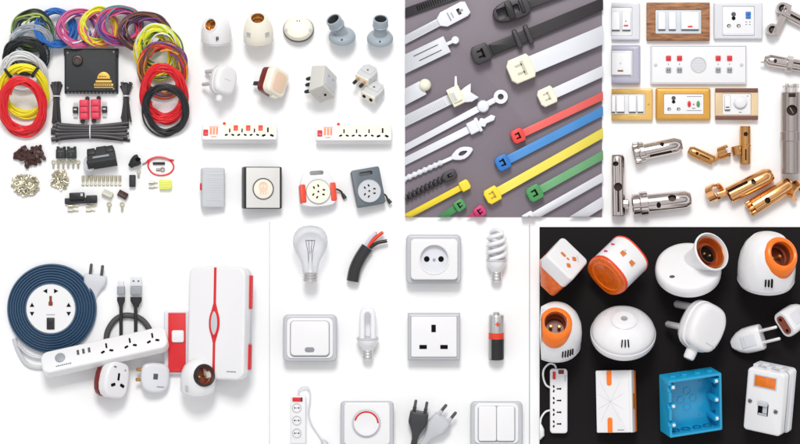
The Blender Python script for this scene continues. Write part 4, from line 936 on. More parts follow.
for x, w_, mw in ((120.5, 8.2, 'c'), (136.5, 12, 'a')):
    cn = P(t, 'connector_sleeve', [xf(loft([[(px * k, py * .5 * k2, z_) for px, py in rr(w_, 9, 3)] for z_, k, k2 in ((-11, .42, .6), (-8, .6, .8), (-4, 1, 1), (0, 1.02, 1))]), T(x - 128, 340 - 297, 9) @ T(rx=-90) )], BLACK)
    P(t, 'metal_band', xf(box(w_, 9, 6, 1), T(x - 128, 340 - 290, 9)), MGREY)
    tip = P(t, 'connector_tip', xf(box(w_ * (.8 if mw == 'c' else .95), 10 if mw == 'a' else 7, 4, .7), T(x - 128, 340 - (280.5 if mw == 'a' else 283.5), 9)), WHITE2)
    if mw == 'a': P(tip, 'contact_hole', [xf(box(2, 1.6, .5, .2), T(x - 128 + s_ * 2.6, 340 - 280, 11)) for s_ in (-1, 1)], DKGREY)
place(t, (103, 274.5, 155, 345), fit='w')
# long white strip, resting on the reel and cable, turned
t = TH('extension_strip', 'long white extension strip with grey round button lying across the reel', 'extension strip')
P(t, 'housing', prism(rr(128, 25, 8, 8), 0, 12, 2.2, True, seg=4), WHITE)
P(t, 'power_button', lathe([(0, 11), (5.2, 11), (5.2, 12.6), (4.6, 13), (0, 13)], 32) if False else xf(lathe([(0, 11), (5.2, 11), (5.2, 12.6), (4.6, 13), (0, 13)], 32), T(-44.5, 1.5, 0)), MGREY)
for x in (-26, -20.4, -14.6): mark(t, 'usb_port', rr(2.4, 5.6, .5), T(x, 3, 12), DKGREY)
for x in (3, 27, 50): pins3(t, T(x, 0, 12), 1.35)
lettering(t, T(-42, -7.2, 12), 16, 1.6, 8, INK)
place(t, (41.5, 327, 168.5, 377.5), roll=12.5, tilt=-32, z=7)
# red door bell push
t = TH('bell_push', 'white bell push plate with red middle and square white button', 'bell push')
P(t, 'back_plate', prism(rr(25.5, 62, 1.4), 0, 6, 1), WHITE2)
P(t, 'red_panel', box(17, 58, 2, .5, at=(0, 0, 6.6)), RED)
P(t, 'push_button', box(12, 12, 3, 1, r=2, at=(1, 6, 8)), WHITE)
lettering(t, T(0, -26.4, 7.6), 5, .9, 4, ROSE)
place(t, (164, 310.5, 190.5, 374), z=0)
# big chime box
t = TH('door_chime', 'big rounded white door chime box with red centre line and red side', 'door chime')
P(t, 'front_cover', prism(rr(60, 108, 9, 10), 8, 17, 2.6, seg=5), WHITE)
P(t, 'back_case', prism(rr(60, 106, 9, 10), 0, 8.2, .8), WHITE2)
P(t, 'side_panel', [box(8, 32, 6, .8, at=(27.6, 30, 4.4)), box(8, 24, 6, .8, at=(27.6, -32, 4.4))], RED)
P(t, 'side_grip', box(7, 34, 5, .8, at=(27.4, -2.4, 4.4)), LGREY)
P(t, 'centre_line', xf(prism([(-1.3, -53), (1.3, -53), (1.3, -19), (3.8, -10), (3.8, 10), (1.3, 19), (1.3, 53), (-1.3, 53), (-1.3, 19), (-3.8, 10), (-3.8, -10), (-1.3, -19)], 16.4, 17.3), T(-1.5, 0, 0)), RED)
lens = [(5.6 * sin(pi * k / 12) , 13.5 * -cos(pi * k / 12)) for k in range(13)] + [(-5.6 * sin(pi * k / 12), 13.5 * cos(pi * k / 12)) for k in range(1, 12)]
P(t, 'lens_ring', xf(prism(lens, 16, 18, .4), T(-1.5, 0, 0)), RED)
P(t, 'lens_window', xf(prism(inset(lens, 2.2), 17, 18.3, .2), T(-1.5, 0, 0)), LGREY)
lettering(t, T(17, -46, 17), 10, 1.3, 6, INK)
place(t, (187, 267, 254, 379), yaw=-22, roll=-1)
# adapter, plug, holder in front
t = TH('plug_adapter', 'white travel adapter with wavy maroon back, in front of the strip', 'adapter')
o = smoothpoly([(-13, -15), (8, -16), (13, -9), (13, 11), (7, 16), (-11, 15)], 2)
P(t, 'front_shell', prism(o, -2, 9, 2.4, True, seg=4), WHITE)
P(t, 'back_shell', [prism(inset(o, .4), -9, -1.4, 2, True)], MAROON)
P(t, 'pin', [xf(lathe([(0, 0), (1.8, 0), (1.8, 7), (1.2, 8), (0, 8)], 12), T(-4, -1, -8.6, rx=180))], STEELD)
pins3(t, T(1, -1, 9), 1.5); mark(t, 'usb_port', rr(2.6, 1, .2), T(-4, 11, 9), DKGREY); mark(t, 'indicator', circ(.7, 10), T(7, 9, 9), INK)
place(t, (95, 359.5, 128, 399.5), yaw=42, tilt=-4, roll=-7)
t = TH('plug_adapter', 'small white plug with square grey window, left of the dome holder', 'adapter')
o = smoothpoly([(-12, -8), (-6, -14), (7, -14), (13, -8), (13, 8), (8, 13), (-9, 13), (-13, 7)], 2)
P(t, 'shell', [prism(o, 0, 10, 3, True, seg=4)], WHITE2)
P(t, 'window', box(4, 5, 1, .3, at=(0, 1, 10)), DKGREY)
P(t, 'pin', [xf(lathe([(0, 0), (1.6, 0), (1.6, 6), (0, 7)], 12), T(-10, y, 3, ry=-80)) for y in (-3, 6)], BRASS)
lettering(t, T(5, -8, 10), 7, 1.2, 5, INK)
place(t, (136.5, 361, 168.5, 394.5), yaw=14, roll=-4)
holder('white dome lamp holder with black ringed socket facing right', 'lamp holder', (179.5, 359, 216.5, 397.5), DOME, (6.4, -8.6, 20), (.5, -.7, .5), 9.4, 8, WHITE, BLACK, DARKBR, 1.6, vents=[], tilt=-64)
t = [o for o in COL.objects if o.get('label', '').startswith('white dome lamp holder with black')][0]
P(t, 'badge', xf(prism(rr(3.4, 7, 1.6), -1, .3, .1), onprof(15.1, 9, -125, 0)), LGREY)
# ------------------------------------------------------------------ white wall fittings and lamps, bottom centre
FR = mat('pale grey frame', (188, 190, 194), .32, var=.02)
def screwbase(r, z0, z1, n=3):
    p = [(0, z0), (r * .45, z0), (r * .7, z0 + 1.2), (r * .94, z0 + 1.8)]; st = (z1 - z0 - 2) / n
    for i in range(n):
        a = z0 + 2 + i * st; p += [(r * .9, a), (r * 1.03, a + st * .3), (r * 1.03, a + st * .6), (r * .9, a + st * .95)]
    return lathe(p + [(r * .9, z1), (0, z1)], 32)
SCREWM = mat('pale screw metal', (214, 213, 212), .3, metal=.85, var=.06)
# light bulb
t = TH('light_bulb', 'clear glass light bulb with visible filament wires', 'light bulb')
prof = [(7.2, 9), (7.6, 12), (8.2, 16), (9.6, 21), (12, 26), (14.8, 31), (16.8, 36), (17.6, 41), (17, 46.5), (15, 51.2), (11.6, 54.8), (7.2, 56.8), (3, 57.5), (0, 57.6)]
P(t, 'glass_envelope', lathe(prof, 56), GLASS, 60)
P(t, 'screw_base', screwbase(7.4, 0, 10.5, 3), SCREWM)
WIRE = mat('filament wire', (112, 112, 118), .4, metal=.6)
P(t, 'glass_stem', lathe([(0, 9), (3.4, 9), (2.2, 16), (1.7, 24), (1.1, 27), (2, 29), (0, 30)], 24), GLASSY)
P(t, 'support_wire', [tube([(x * .35, 0, 16), (x * .45, .4 * x, 30), (x, 0, 42.5)], .32, 6) for x in (-4.6, -1.7, 1.7, 4.6)], WIRE)
P(t, 'filament', tube([(-4.6 + 9.2 * i / 40, .5 * sin(i * 1.7), 42.5 + .5 * cos(i * 1.7)) for i in range(41)], .22, 5), WIRE)
place(t, (292.3, 226, 328.3, 282.5), tilt=-90)
# cut cable
t = TH('cable_end', 'short curved black cable end with three bare cores', 'cable')
sh = curve([(353 - 360, 260 - 280, 8), (355.5 - 360, 260 - 268, 8), (360.5 - 360, 260 - 257, 8), (367.5 - 360, 260 - 246.5, 8)], 8)
P(t, 'sheath', tube(sh, [6.2] * len(sh), 26), SHEATH)
P(t, 'cut_face', tube([sh[-1] - Vector((.1, .2, 0)), sh[-1] + Vector((.2, .3, 0))], 4.6, 20), MGREY)
for m, e, c in ((mat('lilac white core', (204, 204, 218), .4), (376, 232.5), (-1.5, 1.2)), (ORED, (382.5, 232), (.4, 0)), (BLACK, (386.8, 240.2), (2, -1.4))):
    b = sh[-1] + Vector((c[0], c[1], .6)); e_ = Vector((e[0] - 360, 260 - e[1], 9)); mid = (b + e_) / 2 + Vector((-.8, .8, .4) if m is not BLACK else (-1, 1.6, .4))
    cr_ = P(t, 'core', tube(curve([b - Vector((1, 2, 0)), b, mid, e_], 6), 1.75, 12), m)
    dd = (e_ - mid).normalized(); P(cr_, 'copper_strand', tube([e_, e_ + dd * .9], 1.1, 10), COPPER)
place(t, (346.5, 231, 388, 282.5), fit='h')
def wallplate(name, label, bb, r, mid=.9, h=7, fb=2.2, cat='wall socket', square=False):
    t = TH(name, label, cat, at=((bb[0] + bb[2]) / 2, (bb[1] + bb[3]) / 2))
    w, h2 = bb[2] - bb[0], bb[3] - bb[1]
    P(t, 'frame', prism(rr(w, h2, r, 8), 0.2, h, fb, seg=4), FR); P(t, 'back_box', prism(rr(w - 3, h2 - 3, r, 8), -9, .3), FR); t.location.z = 9 * S  # hidden box added to lift the plate and lengthen its shadow
    return t
def C(bb, z=0): return lambda x, y, dz=0: T(x - (bb[0] + bb[2]) / 2, (bb[1] + bb[3]) / 2 - y, z + dz)
# round two pin socket
bb = (406, 234.5, 461, 283.5); t = wallplate('wall_socket', 'white wall socket with deep round recess and two pin holes', bb, 5); at = C(bb)
inner = cut(xf(prism(rr(46.5, 40.5, 4, 8), 5, 13, 1, seg=4), at(434, 259)), xf(cyl(14, 7.5, 30, n=48), at(434, 258.8)))
P(t, 'inner_plate', inner, WHITE)
P(t, 'recess_ring', xf(lathe([(13.4, 7.6), (13.9, 13.2), (14.8, 13.8), (15.6, 13.5), (15.8, 12.8), (14, 12.6)], 48, True), at(434, 258.8)), WHITE)
P(t, 'recess', xf(lathe([(0, 7.2), (13.6, 7.2), (13.6, 7.7), (0, 7.7)], 48), at(434, 258.8)), WHITE2)
for x in (426.6, 440.8): P(t, 'pin_hole', xf(prism(circ(2.8, 24), 7.4, 8.1), at(x, 258.8)), HOLE)
P(t, 'screw', xf(cyl(1.5, 7.6, 8.6, .3, 14), at(434, 259.6)), MGREY)
# big rocker switch
bb = (283.6, 314, 337.4, 361); t = wallplate('wall_switch', 'white wall switch with one large rocker and grey indicator', bb, 5, cat='wall switch'); at = C(bb)
P(t, 'inner_plate', xf(prism(rr(46, 40, 5, 8), 5, 8.4, .8, seg=4), at(310.4, 337.6)), WHITE)
P(t, 'rocker_gap', xf(prism(rr(39.6, 36, 4.4, 8), 7, 8.7), at(310.4, 338)), MGREY)
P(t, 'rocker', xf(prism(rr(38, 34.4, 3.8, 8), 6, 10.6, 1.2, seg=4), at(310.4, 338) @ T(rx=-2.5)), WHITE)
P(t, 'indicator', xf(prism(rr(9.6, 5, 2.4), 9, 11.5, .2), at(310.2, 348.8)), GREYGLOW)
# square three pin socket
bb = (407.6, 312.4, 460, 360); t = wallplate('wall_socket', 'square white wall socket with three rectangular pin holes', bb, .6, fb=3.4, h=6); at = C(bb)
P(t, 'inner_gap', xf(prism(rr(46.4, 41.4, .4), 4, 6.2), at(433.8, 336)), MGREY)
P(t, 'inner_plate', xf(prism(rr(45.2, 40.2, .5), 4, 7.2, .4), at(433.8, 336)), WHITE)
for x, y, w_, h_ in ((433.4, 327.8, 4.4, 7.4), (423, 346.2, 7.4, 4), (443.8, 346.2, 7.4, 4)):
    P(t, 'pin_hole', xf(prism(rr(w_, h_, .3), 6, 7.5), at(x, y)), HOLE)
# dimmer
bb = (340.6, 400.2, 393.8, 449); t = wallplate('wall_dimmer', 'white wall dimmer with round knob and red arc', bb, 4, cat='dimmer switch'); at = C(bb)
P(t, 'inner_plate', xf(prism(rr(45.4, 42, 4, 8), 5, 8.6, .9, seg=4), at(367.2, 422.6)), WHITE)
P(t, 'knob_ring', xf(lathe([(12, 8), (14.4, 8), (14.4, 9.4), (13.6, 9.8), (12, 9.4)], 48, True), at(366.6, 422)), LGREY)
P(t, 'knob', xf(lathe([(0, 8), (12.8, 8), (12.8, 10.6), (12.2, 11.8), (10.6, 12), (8, 11.4), (0, 11)], 48), at(366.6, 422)), WHITE)
P(t, 'level_arc', xf(arcring(12.4, 1.7, .6, 2, 165, 30), at(366.6, 422, 11.9)), RED)
# double switch
bb = (470, 400.4, 522, 449); t = wallplate('wall_switch', 'white wall switch with two tall rockers side by side', bb, 4.5, cat='wall switch'); at = C(bb)
P(t, 'inner_plate', xf(prism(rr(43.6, 40, 5, 8), 5, 8.4, .8, seg=4), at(496, 422.4)), WHITE)
P(t, 'rocker_gap', xf(prism(rr(37.4, 36, 3.6, 8), 7, 8.7), at(496, 422.6)), MGREY)
for x in (486.9, 505): P(t, 'rocker', xf(prism(rr(17.6, 34.8, 2, 6), 6, 10.6, .9, seg=4), at(x, 422.6) @ T(rx=-2.5)), WHITE)
# spiral lamp
t = TH('spiral_lamp', 'white spiral energy saving lamp with screw cap', 'energy saving lamp')
hx = [(8.6 * cos(a), 8.6 * sin(a), 23 + 27.5 * k / 90 + 0) for k in range(91) for a in [2 * pi * 1.75 * k / 90 + .8]]
hx2 = [(-x, -y, z_) for x, y, z_ in hx]
P(t, 'spiral_tube', [tube(hx, 2.3, 12), tube(hx2, 2.3, 12), tube(curve([hx[-1], (hx[-1][0] * .4, hx[-1][1] * .4, 53), (-hx[-1][0] * .4, -hx[-1][1] * .4, 53), hx2[-1]], 6), 2.2, 12)], GLASSY)
P(t, 'collar', lathe([(0, 20.5), (10.2, 20.5), (10.9, 21.4), (10.6, 22.6), (0, 23)], 40), LGREY)
P(t, 'cup', lathe([(0, 9), (5.2, 9), (6, 10.6), (8.6, 14), (10.2, 18), (10.6, 20.6), (0, 20.6)], 40), WHITE)
P(t, 'screw_base', screwbase(5.6, -2, 10, 3), SCREWM)
place(t, (484.6, 228, 508.4, 282.5), tilt=-84, fit='h')
# u tube lamp
t = TH('tube_lamp', 'white compact lamp with two upright bent tubes', 'energy saving lamp')
for y, k in ((3.2, 1), (-3.2, .96)):
    P(t, 'bent_tube', tube(curve([(-5.6, y, 20), (-5.6, y, 40 * k), (-5.4, y, 47 * k), (-3.4, y, 51 * k), (0, y, 52.4 * k), (3.4, y, 51 * k), (5.4, y, 47 * k), (5.6, y, 40 * k), (5.6, y, 20)], 6), 2.9, 14), GLASSY)
P(t, 'collar', lathe([(0, 19.4), (11, 19.4), (11.6, 20.2), (11.4, 21.4), (0, 21.8)], 40), LGREY)
P(t, 'cup', lathe([(0, 8), (5.4, 8), (6.4, 10), (9, 13.4), (10.8, 17), (11.2, 19.6), (0, 19.6)], 40), WHITE)
P(t, 'screw_base', screwbase(5.6, -2.6, 9, 3), SCREWM)
place(t, (355.8, 304.8, 379.6, 360.5), tilt=-84, fit='h')
# battery
t = TH('battery', 'small upright battery with silver top, red band and black bottom', 'battery')
P(t, 'shell', lathe([(0, 24), (7.9, 24), (7.9, 45), (7.4, 46), (6, 46.4), (0, 46.4)], 44), mat('battery silver', (204, 203, 202), .3, metal=.7, var=.04))
P(t, 'band', lathe([(0, 21.6), (7.98, 21.6), (7.98, 28), (0, 28)], 44), ORED)
P(t, 'black_wrap', lathe([(0, 0), (7.4, 0), (7.9, .6), (7.9, 21.8), (0, 21.8)], 44), BLACK)
P(t, 'silver_stripe', [loft([[(7.97 * sin(a), -7.97 * cos(a), z_) for a in [rad(-85 + 5 * i) for i in range(10)]] + [(7.5 * sin(a), -7.5 * cos(a), z_) for a in [rad(-40 - 5 * i) for i in range(10)]] for z_ in (.8, 21.4)])], mat('battery stripe', (176, 176, 176), .3, metal=.6))
P(t, 'terminal_cap', lathe([(0, 46), (3.4, 46), (3.4, 48.4), (2.8, 49), (0, 49)], 28), SCREWM)
P(t, 'plus_mark', [xf(box(4.6, 1.5, .6, .1), T(1, -7.9, 37.4, rx=90)), xf(box(1.5, 4.6, .62, .1), T(1, -7.9, 37.4, rx=90))], ORED)
place(t, (488, 311.6, 504.6, 360.4), tilt=-84, fit='h')
# small power strip with lead
t = TH('extension_strip', 'small upright white strip with three round sockets and red switch', 'extension strip')
P(t, 'housing', prism(rr(15, 52, 1, 4), 0, 9, .8), WHITE)
P(t, 'end_cap', box(15.2, 5, 4, .5, at=(0, -24, 7)), LGREY)
P(t, 'rocker_switch', [box(8.6, 4, 2, .4, at=(-1.4, 22.6, 9.4)), ], RED); P(t, 'switch_side', box(1.4, 4.2, 2.2, .3, at=(3.6, 22.6, 9.3)), BLACK)
for y in (14, 1.4, -11.4):
    s_ = P(t, 'socket_well', xf(lathe([(0, 8.8), (3.6, 8.8), (4, 9.6), (4.8, 9.7), (4.9, 8.6), (0, 8.6)], 32), T(-1.4, y, 0)), LGREY)
    for x in (-2, 2): P(s_, 'pin_hole', xf(prism(circ(.8, 12), 8, 9.2), T(-1.4 + x, y, 0)), HOLE)
    P(s_, 'earth_clip', xf(box(.8, 1.6, .5, .1), T(-1.4, y, 9)), MGREY)
P(t, 'lead', tube(curve([(-1, 25.5, 4), (0.6, 31.6, 4), (4.6, 34.6, 4), (9, 34.6, 4), (11.8, 30, 4), (11.6, 20, 3.4), (10.4, 9, 2), (13, -2, 1.6), (20, -13, 1.6), (24, -18.5, 2.4)], 8), .85, 10), WHITE2)
P(t, 'plug_head', [tube([(24, -18.5, 2.6), (26, -21.6, 2.8), (28, -25, 2.8)], [1.4, 3.2, 3.6], 14), tube([(27, -25.6, 2.8), (29, -28, 2.8)], .8, 8), tube([(29.6, -23.6, 2.8), (31.6, -26, 2.8)], .8, 8)], LGREY)
place(t, (290.6, 387.4, 330.4, 448), fit='w')
# two euro plugs crossing
def europlug(label, bb, m, pinm, roll, z=0, L=30):
    t = TH('euro_plug', label, 'plug', 'pair of crossed two pin plugs')
    P(t, 'shell', loft([[(x * kx, y * ky, z_) for x, y in rr(19, 12, 4, 5)] for z_, kx, ky in ((-L, .26, .4), (-16, .3, .45), (-10, .4, .6), (-4, .66, .85), (1, .95, 1), (3, 1, 1), (12, .98, .98), (13, .9, .9))]), m)
    P(t, 'front_face', box(15, 9.6, 1, .4, at=(0, 0, 13)), m)
    for i in range(3): P(t, 'cord_rib', xf(box(6.2, 6.2, 1, .3), T(0, 0, -18 - 2.6 * i)), m) if i < 2 else None
    for x in (-5.6, 5.6):
        p_ = P(t, 'pin', lathe([(0, 12), (1.5, 12), (1.5, 24), (1, 25), (0, 25)], 14) if False else xf(lathe([(0, 12), (1.5, 12), (1.5, 24), (1, 25), (0, 25)], 14), T(x, 0, 0)), pinm)
        P(p_, 'pin_sleeve', xf(lathe([(1.4, 12.6), (1.8, 12.6), (1.8, 18), (1.4, 18)], 14, True), T(x, 0, 0)), m)
    return place(t, bb, tilt=-78, roll=roll, z=z, fit='w')
europlug('dark charcoal two pin plug crossing behind the white one', (408.4, 402.4, 428.6, 447), mat('charcoal plastic', (58, 59, 62), .38, var=.06), DKGREY, -10, L=26)
europlug('white two pin plug leaning right over the charcoal one', (417, 405, 457, 449), LGREY, DKGREY, -38, L=24)
# ------------------------------------------------------------------ white and orange set on the black board
def univ(t, M, k, m):
    mark(t, 'pin_hole', rr(2 * k, 4 * k, .9 * k), M @ T(0, 3.6 * k, 0), m)
    mark(t, 'pin_hole', rr(1.3 * k, 2 * k, .5 * k), M @ T(0, -.4 * k, 0), m)
    for sx in (-1, 1): mark(t, 'pin_hole', rr(3 * k, 2.8 * k, .6 * k), M @ T(sx * 3.9 * k, -3.4 * k, 0, rz=45), m)
t = TH('plug_adapter', 'white cube adapter with orange underside, cut by the left edge', 'adapter')
P(t, 'shell', [prism(rr(38, 36, 5), 0, 16, 2.4, seg=4)], WHITE)
P(t, 'back_shell', prism(rr(37, 35, 5), -20, .4, 1.5, True), ORANGE2)
univ(t, T(-1, 0, 16), 1.6, AMBER)
for x in (-8, 6): mark(t, 'pin_hole', rr(1.6, 4, .4), T(x + 2, -18, 8, rx=90), AMBER); mark(t, 'pin_hole', rr(4, 3, .4), T(x, 18, 8, rx=-90), AMBER)
for y in (-6, 7): mark(t, 'pin_hole', rr(1.4, 4.4, .4), T(19, y, 8, ry=90), AMBER)
P(t, 'pin', xf(lathe([(0, 0), (2, 0), (2, 8), (0, 9)], 14), T(-9, 2, -15, rx=180)), STEELD)
lettering(t, T(9, -8, 16, rz=45), 8, 1.4, 5, LGREY)
place(t, (533, 234.6, 583.5, 299.5), spin=0, yaw=46, tilt=0, roll=46, z=ZB)
crop(t, x0=539.5)
# round multi plug lying on its side
t = TH('multi_plug', 'white drum shaped multi plug with glossy orange end face', 'adapter')
o = smoothpoly([(-15, -22), (15, -22), (21, -6), (21, 10), (12, 21), (-12, 21), (-21, 10), (-21, -6)], 2)
P(t, 'drum', prism(o, -19, 13, .8, True), WHITE)
P(t, 'end_face', prism(inset(o, .4), 12, 15, 1.2, seg=4), ORANGE2)
P(t, 'end_ring', prism(inset(o, -.4), 11.5, 13.6, .6, True), ORED)
P(t, 'back_ring', prism(inset(o, -.3), -20, -18, .6, True), ORED)
P(t, 'face_rim', xf(ringt(16, 15, 14, 15.5, 40), T()), ORANGE)
place_holes = [(-7, 2), (7, 2)]
for dx in (-6, 6):
    mark(t, 'pin_hole', [(-2.8, -2.4), (2.8, -2.4), (2, 2.6), (-2, 2.6)], T(0, 20.8, 0, rx=-90) @ T(dx * 1.0, 3, 0, rz=90), AMBER)
for dz in (-6, 5): mark(t, 'pin_hole', rr(2, 4, .8), T(-18.4, 13.4, dz, rz=-42) @ T(ry=-90), PINK)
P(t, 'pin', xf(lathe([(0, 0), (2, 0), (2, 8), (0, 9)], 14), T(-14, -19, 4, rx=90)), STEELD)
lettering(t, T(-9, 19.6, -7, rx=-90, rz=25) , 7, 1.2, 5, mat('pale blue lettering', (120, 170, 210), .5))
place(t, (590, 233, 645.5, 297.5), spin=-90, yaw=-60, tilt=0, roll=42, z=ZB)
# angled holder on disc
t = TH('lamp_holder', 'white disc lamp holder with flared brown lined cup at right', 'lamp holder')
P(t, 'base', lathe([(0, 0), (29, 0), (31, 1.4), (31.4, 6), (30.6, 11), (29, 12.6), (26, 13.4), (0, 14)], 60), WHITE)
Mc = basis((.5, -.3, .8), (0, 1, 0), (6, 8, 6))
P(t, 'cup', xf(cut(lathe([(0, 0), (12, 0), (12.4, 10), (13.4, 16), (16.4, 24), (19, 29), (19.2, 30.4), (18.4, 31.2), (0, 31.2)], 52), lathe([(0, 20), (14, 20), (15, 25), (17.6, 31), (18, 40), (0, 40)], 52)), Mc), WHITE)
w_ = P(t, 'socket_well', xf(lathe([(0, 20.4), (13.6, 20.4), (14.2, 25), (14.8, 28), (15.8, 28.6), (15, 25), (14, 20), (0, 20)], 44), Mc), BRONZE)
P(w_, 'inner_cup', xf(lathe([(8.6, 20.3), (9.4, 20.3), (9.4, 25), (8.6, 25)], 36, True), Mc), DARKBR); P(w_, 'well_floor', xf(cyl(8.6, 20.2, 20.9), Mc), HOLE)
for x in (-3, 3): P(w_, 'contact_pin', xf(cyl(1.1, 20, 23.6, .3, 12), Mc @ T(x, 0, 0)), BRASS)
P(t, 'screw_hole', xf(prism(circ(2.6, 18, 1.8), 13, 14.6), T(-17, -14, -.9)), DKGREY)
place(t, (655, 232.6, 728.4, 297.5), tilt=-44, roll=4, z=ZB)
# domes with orange sleeves
def teardrop(M):
    """orange collar: a thick ring with a broad rounded tab running down the dome"""
    n = 48; rings = []
    for k, kd, z_ in ((1.38, 1.8, -10), (1.38, 1.74, -3), (1.35, 1.56, .4), (1.3, 1.38, 2.4), (1.2, 1.22, 3.6), (1.06, 1.06, 4), (.96, .96, 3.5)):
        rings.append([(R_ * k * cos(a), R_ * (kd if sin(a) < 0 else k) * sin(a), z_) for a in [2 * pi * i / n for i in range(n)]])
    return xf(loft(rings), M)
BIGDOME = [(0, 0), (13, 0), (15.2, .8), (16, 3), (16.2, 8), (16.1, 13), (15.2, 19), (13, 24.4), (9.6, 28.4), (5, 30.6), (0, 31.4)]
R_ = 7.6
holder('large white dome lamp holder with orange collar at its right shoulder', 'lamp holder', (737, 231, 797.5, 295.5), BIGDOME, (5.6, -7.8, 22.4), (.36, -.66, .66), 7.8, 8, WHITE, ORANGE, DARKBR, 2.4,
    vents=[(0, 0, .9, 4 + (i == 1), onprof(16.2, 9.4, -92 + 6 * i, 0)) for i in range(-1, 2)], sleeve=teardrop, tilt=-62, z=ZB)
holder('white dome lamp holder with orange collar, cut by the left edge', 'lamp holder', (527, 302.5, 583, 361.5), BIGDOME, (-1, -7.4, 24.6), (0, -.5, .86), 7.8, 8, WHITE, ORANGE, DARKBR, 2.4,
    vents=[(0, 0, .6, 5.4 - abs(i) * .4, onprof(15.6, 8, -62 + 6 * i, 2)) for i in range(-2, 3)], sleeve=teardrop, tilt=-52, roll=-3, z=ZB)
crop([o for o in COL.objects if o.get('label', '').startswith('white dome lamp holder with orange')][0], x0=539.5)
# ceiling rose
t = TH('ceiling_rose', 'large shallow white ceiling rose with three dark vents', 'ceiling rose')
P(t, 'cover', lathe([(0, 0), (30, 0), (33, 1), (33.6, 4), (33.4, 9), (33, 10), (33.2, 10.6), (32.4, 13.6), (29.6, 18), (25, 22.4), (19, 26), (13, 28), (12, 28.8), (10, 29.6), (6, 30), (3.6, 30), (3.4, 27), (0, 27)], 72), WHITE)
P(t, 'cord_hole', cyl(3.5, 26.6, 27.4), MGREY); P(t, 'top_step', lathe([(13, 27.6), (14.2, 27.6), (14.2, 28.3), (13, 28.6)], 56, True), WHITE2)
P(t, 'base_ring', lathe([(33, 4), (34, 4), (34, 8.4), (33.4, 9), (33, 9)], 72, True), WHITE)
P(t, 'vent', [xf(box(1.3, 8, 4, .3), basis((cos(rad(a)) * .7, sin(rad(a)) * .7, .72), (0, 0, 1), (26.6 * cos(rad(a)), 26.6 * sin(rad(a)), 20.4))) for a in (-97, -90, -83)], HOLE)
P(t, 'recess_mark', [xf(box(5, .7, 1, .2), basis((cos(rad(a)) * .5, sin(rad(a)) * .5, .85), (0, 0, 1), (21 * cos(rad(a)), 21 * sin(rad(a)), 24.9))) for a in (150, 30)], LGREY)
place(t, (590, 305.6, 656.2, 360.6), tilt=-45, z=ZB)
plug3('white three pin plug with rounded shell and steel pins at left', (663.6, 301, 727.4, 359.5), WHITE, PINSILVER, z=ZB, yaw=31, tilt=-8, roll=-24, letter=(5, -9, 9.5))
# euro plug and socket
def flatplug(label, bb, pins, roll, **kw):
    t = TH('two_pin_plug' if pins else 'two_pin_socket', label, 'plug' if pins else 'socket', 'white two pin plug and socket')
    P(t, 'shell', loft([[(x * k, y * ky, z_) for x, y in rr(24, 15, 6, 6)] for z_, k, ky in ((-17, .3, .5), (-15, .5, .64), (-10, .8, .8), (-4, .98, .95), (4, 1.02, 1), (12, 1, 1), (13, .94, .94))]), WHITE)
    P(t, 'grip_panel', box(11, 1.2, 14, .5, at=(0, -7.4, 1)), WHITE2)
    lettering(t, T(-.5, -7.9, -3, rx=90), 8, 1.3, 5, LGREY)
    if pins:
        for x in (-5.6, 5.6): P(t, 'pin', xf(lathe([(0, 12), (1.6, 12), (1.6, 28), (1, 29), (0, 29)], 14), T(x, 0, 0)), PINSILVER)
        P(t, 'cord_hole', xf(prism(circ(2.4, 16), 0, .5), T(0, 0, -17, rx=180)), HOLE)
    else:
        P(t, 'end_recess', xf(prism(rr(18, 9, 4), 0, .6), T(0, 0, 12.8)), mat('brown recess', (142, 70, 50), .5, var=.2))
        for x in (-5.6, 5.6): P(t, 'pin_hole', xf(prism(circ(1.6, 14), 0, .5), T(x, 0, 13.2)), HOLE)
    return place(t, bb, z=ZB, **kw, roll=roll)
flatplug('white two pin plug with bright pins pointing right', (732.5, 322.6, 778.6, 354.6), True, -62, spin=0, tilt=-68, yaw=12)
flatplug('white two pin socket with brown recess, cut by the right edge', (772, 306, 811, 334.6), False, 122, spin=0, tilt=-52)
# slim upright strip
t = TH('extension_strip', 'slim upright white strip with red switch and looped white cord', 'extension strip')
P(t, 'housing', prism(rr(17, 63, 3, 6), 0, 8, 1.4, seg=4), WHITE)
P(t, 'rocker_switch', box(2.8, 7.4, 2, .5, at=(-4.6, 25, 8)), RED)
P(t, 'display', box(5.4, 4, 1, .4, at=(2.2, 28.4, 8)), MAROON)
for i in range(4): P(t, 'indicator', xf(box(1, .8, .4, .1), T(6.2, 24.6 - 1.6 * i, 8.1)), INK)
for i in range(4):
    y = 12 - i * 11.4
    mark(t, 'pin_hole', rr(4, 1.2, .4), T(-.2, y, 8), HOLE); mark(t, 'pin_hole', circ(.9, 10), T(1.6, y, 8), HOLE)
    for s_ in (-1, 1): mark(t, 'pin_hole', rr(1.5, 2.4, .4), T(-5, y + s_ * 2.2, 8, rz=s_ * 18), HOLE)
P(t, 'cord', tube(curve([(-2, 30.4, 4), (-4, 35, 3), (-9, 36, 2.4), (-14, 31, 2), (-15, 24, 2), (-12.6, 16, 2.6), (-8, 12.6, 4)], 8), 1.0, 10), WHITE)
P(t, 'cord', tube(curve([(-8, -9, 4), (-13, -11, 3), (-17, -17, 2), (-18, -24, 2)], 8), 1.0, 10), WHITE)
P(t, 'plug_head', tube([(-18, -23, 3.4), (-17.6, -28, 3.4), (-17.6, -33, 3.4), (-20, -37, 3.4)], [1.6, 3.6, 4, 2.4], 14), WHITE)
place(t, (536, 364.4, 567.5, 438), z=ZB, fit='w')
crop(t, x0=539.5)
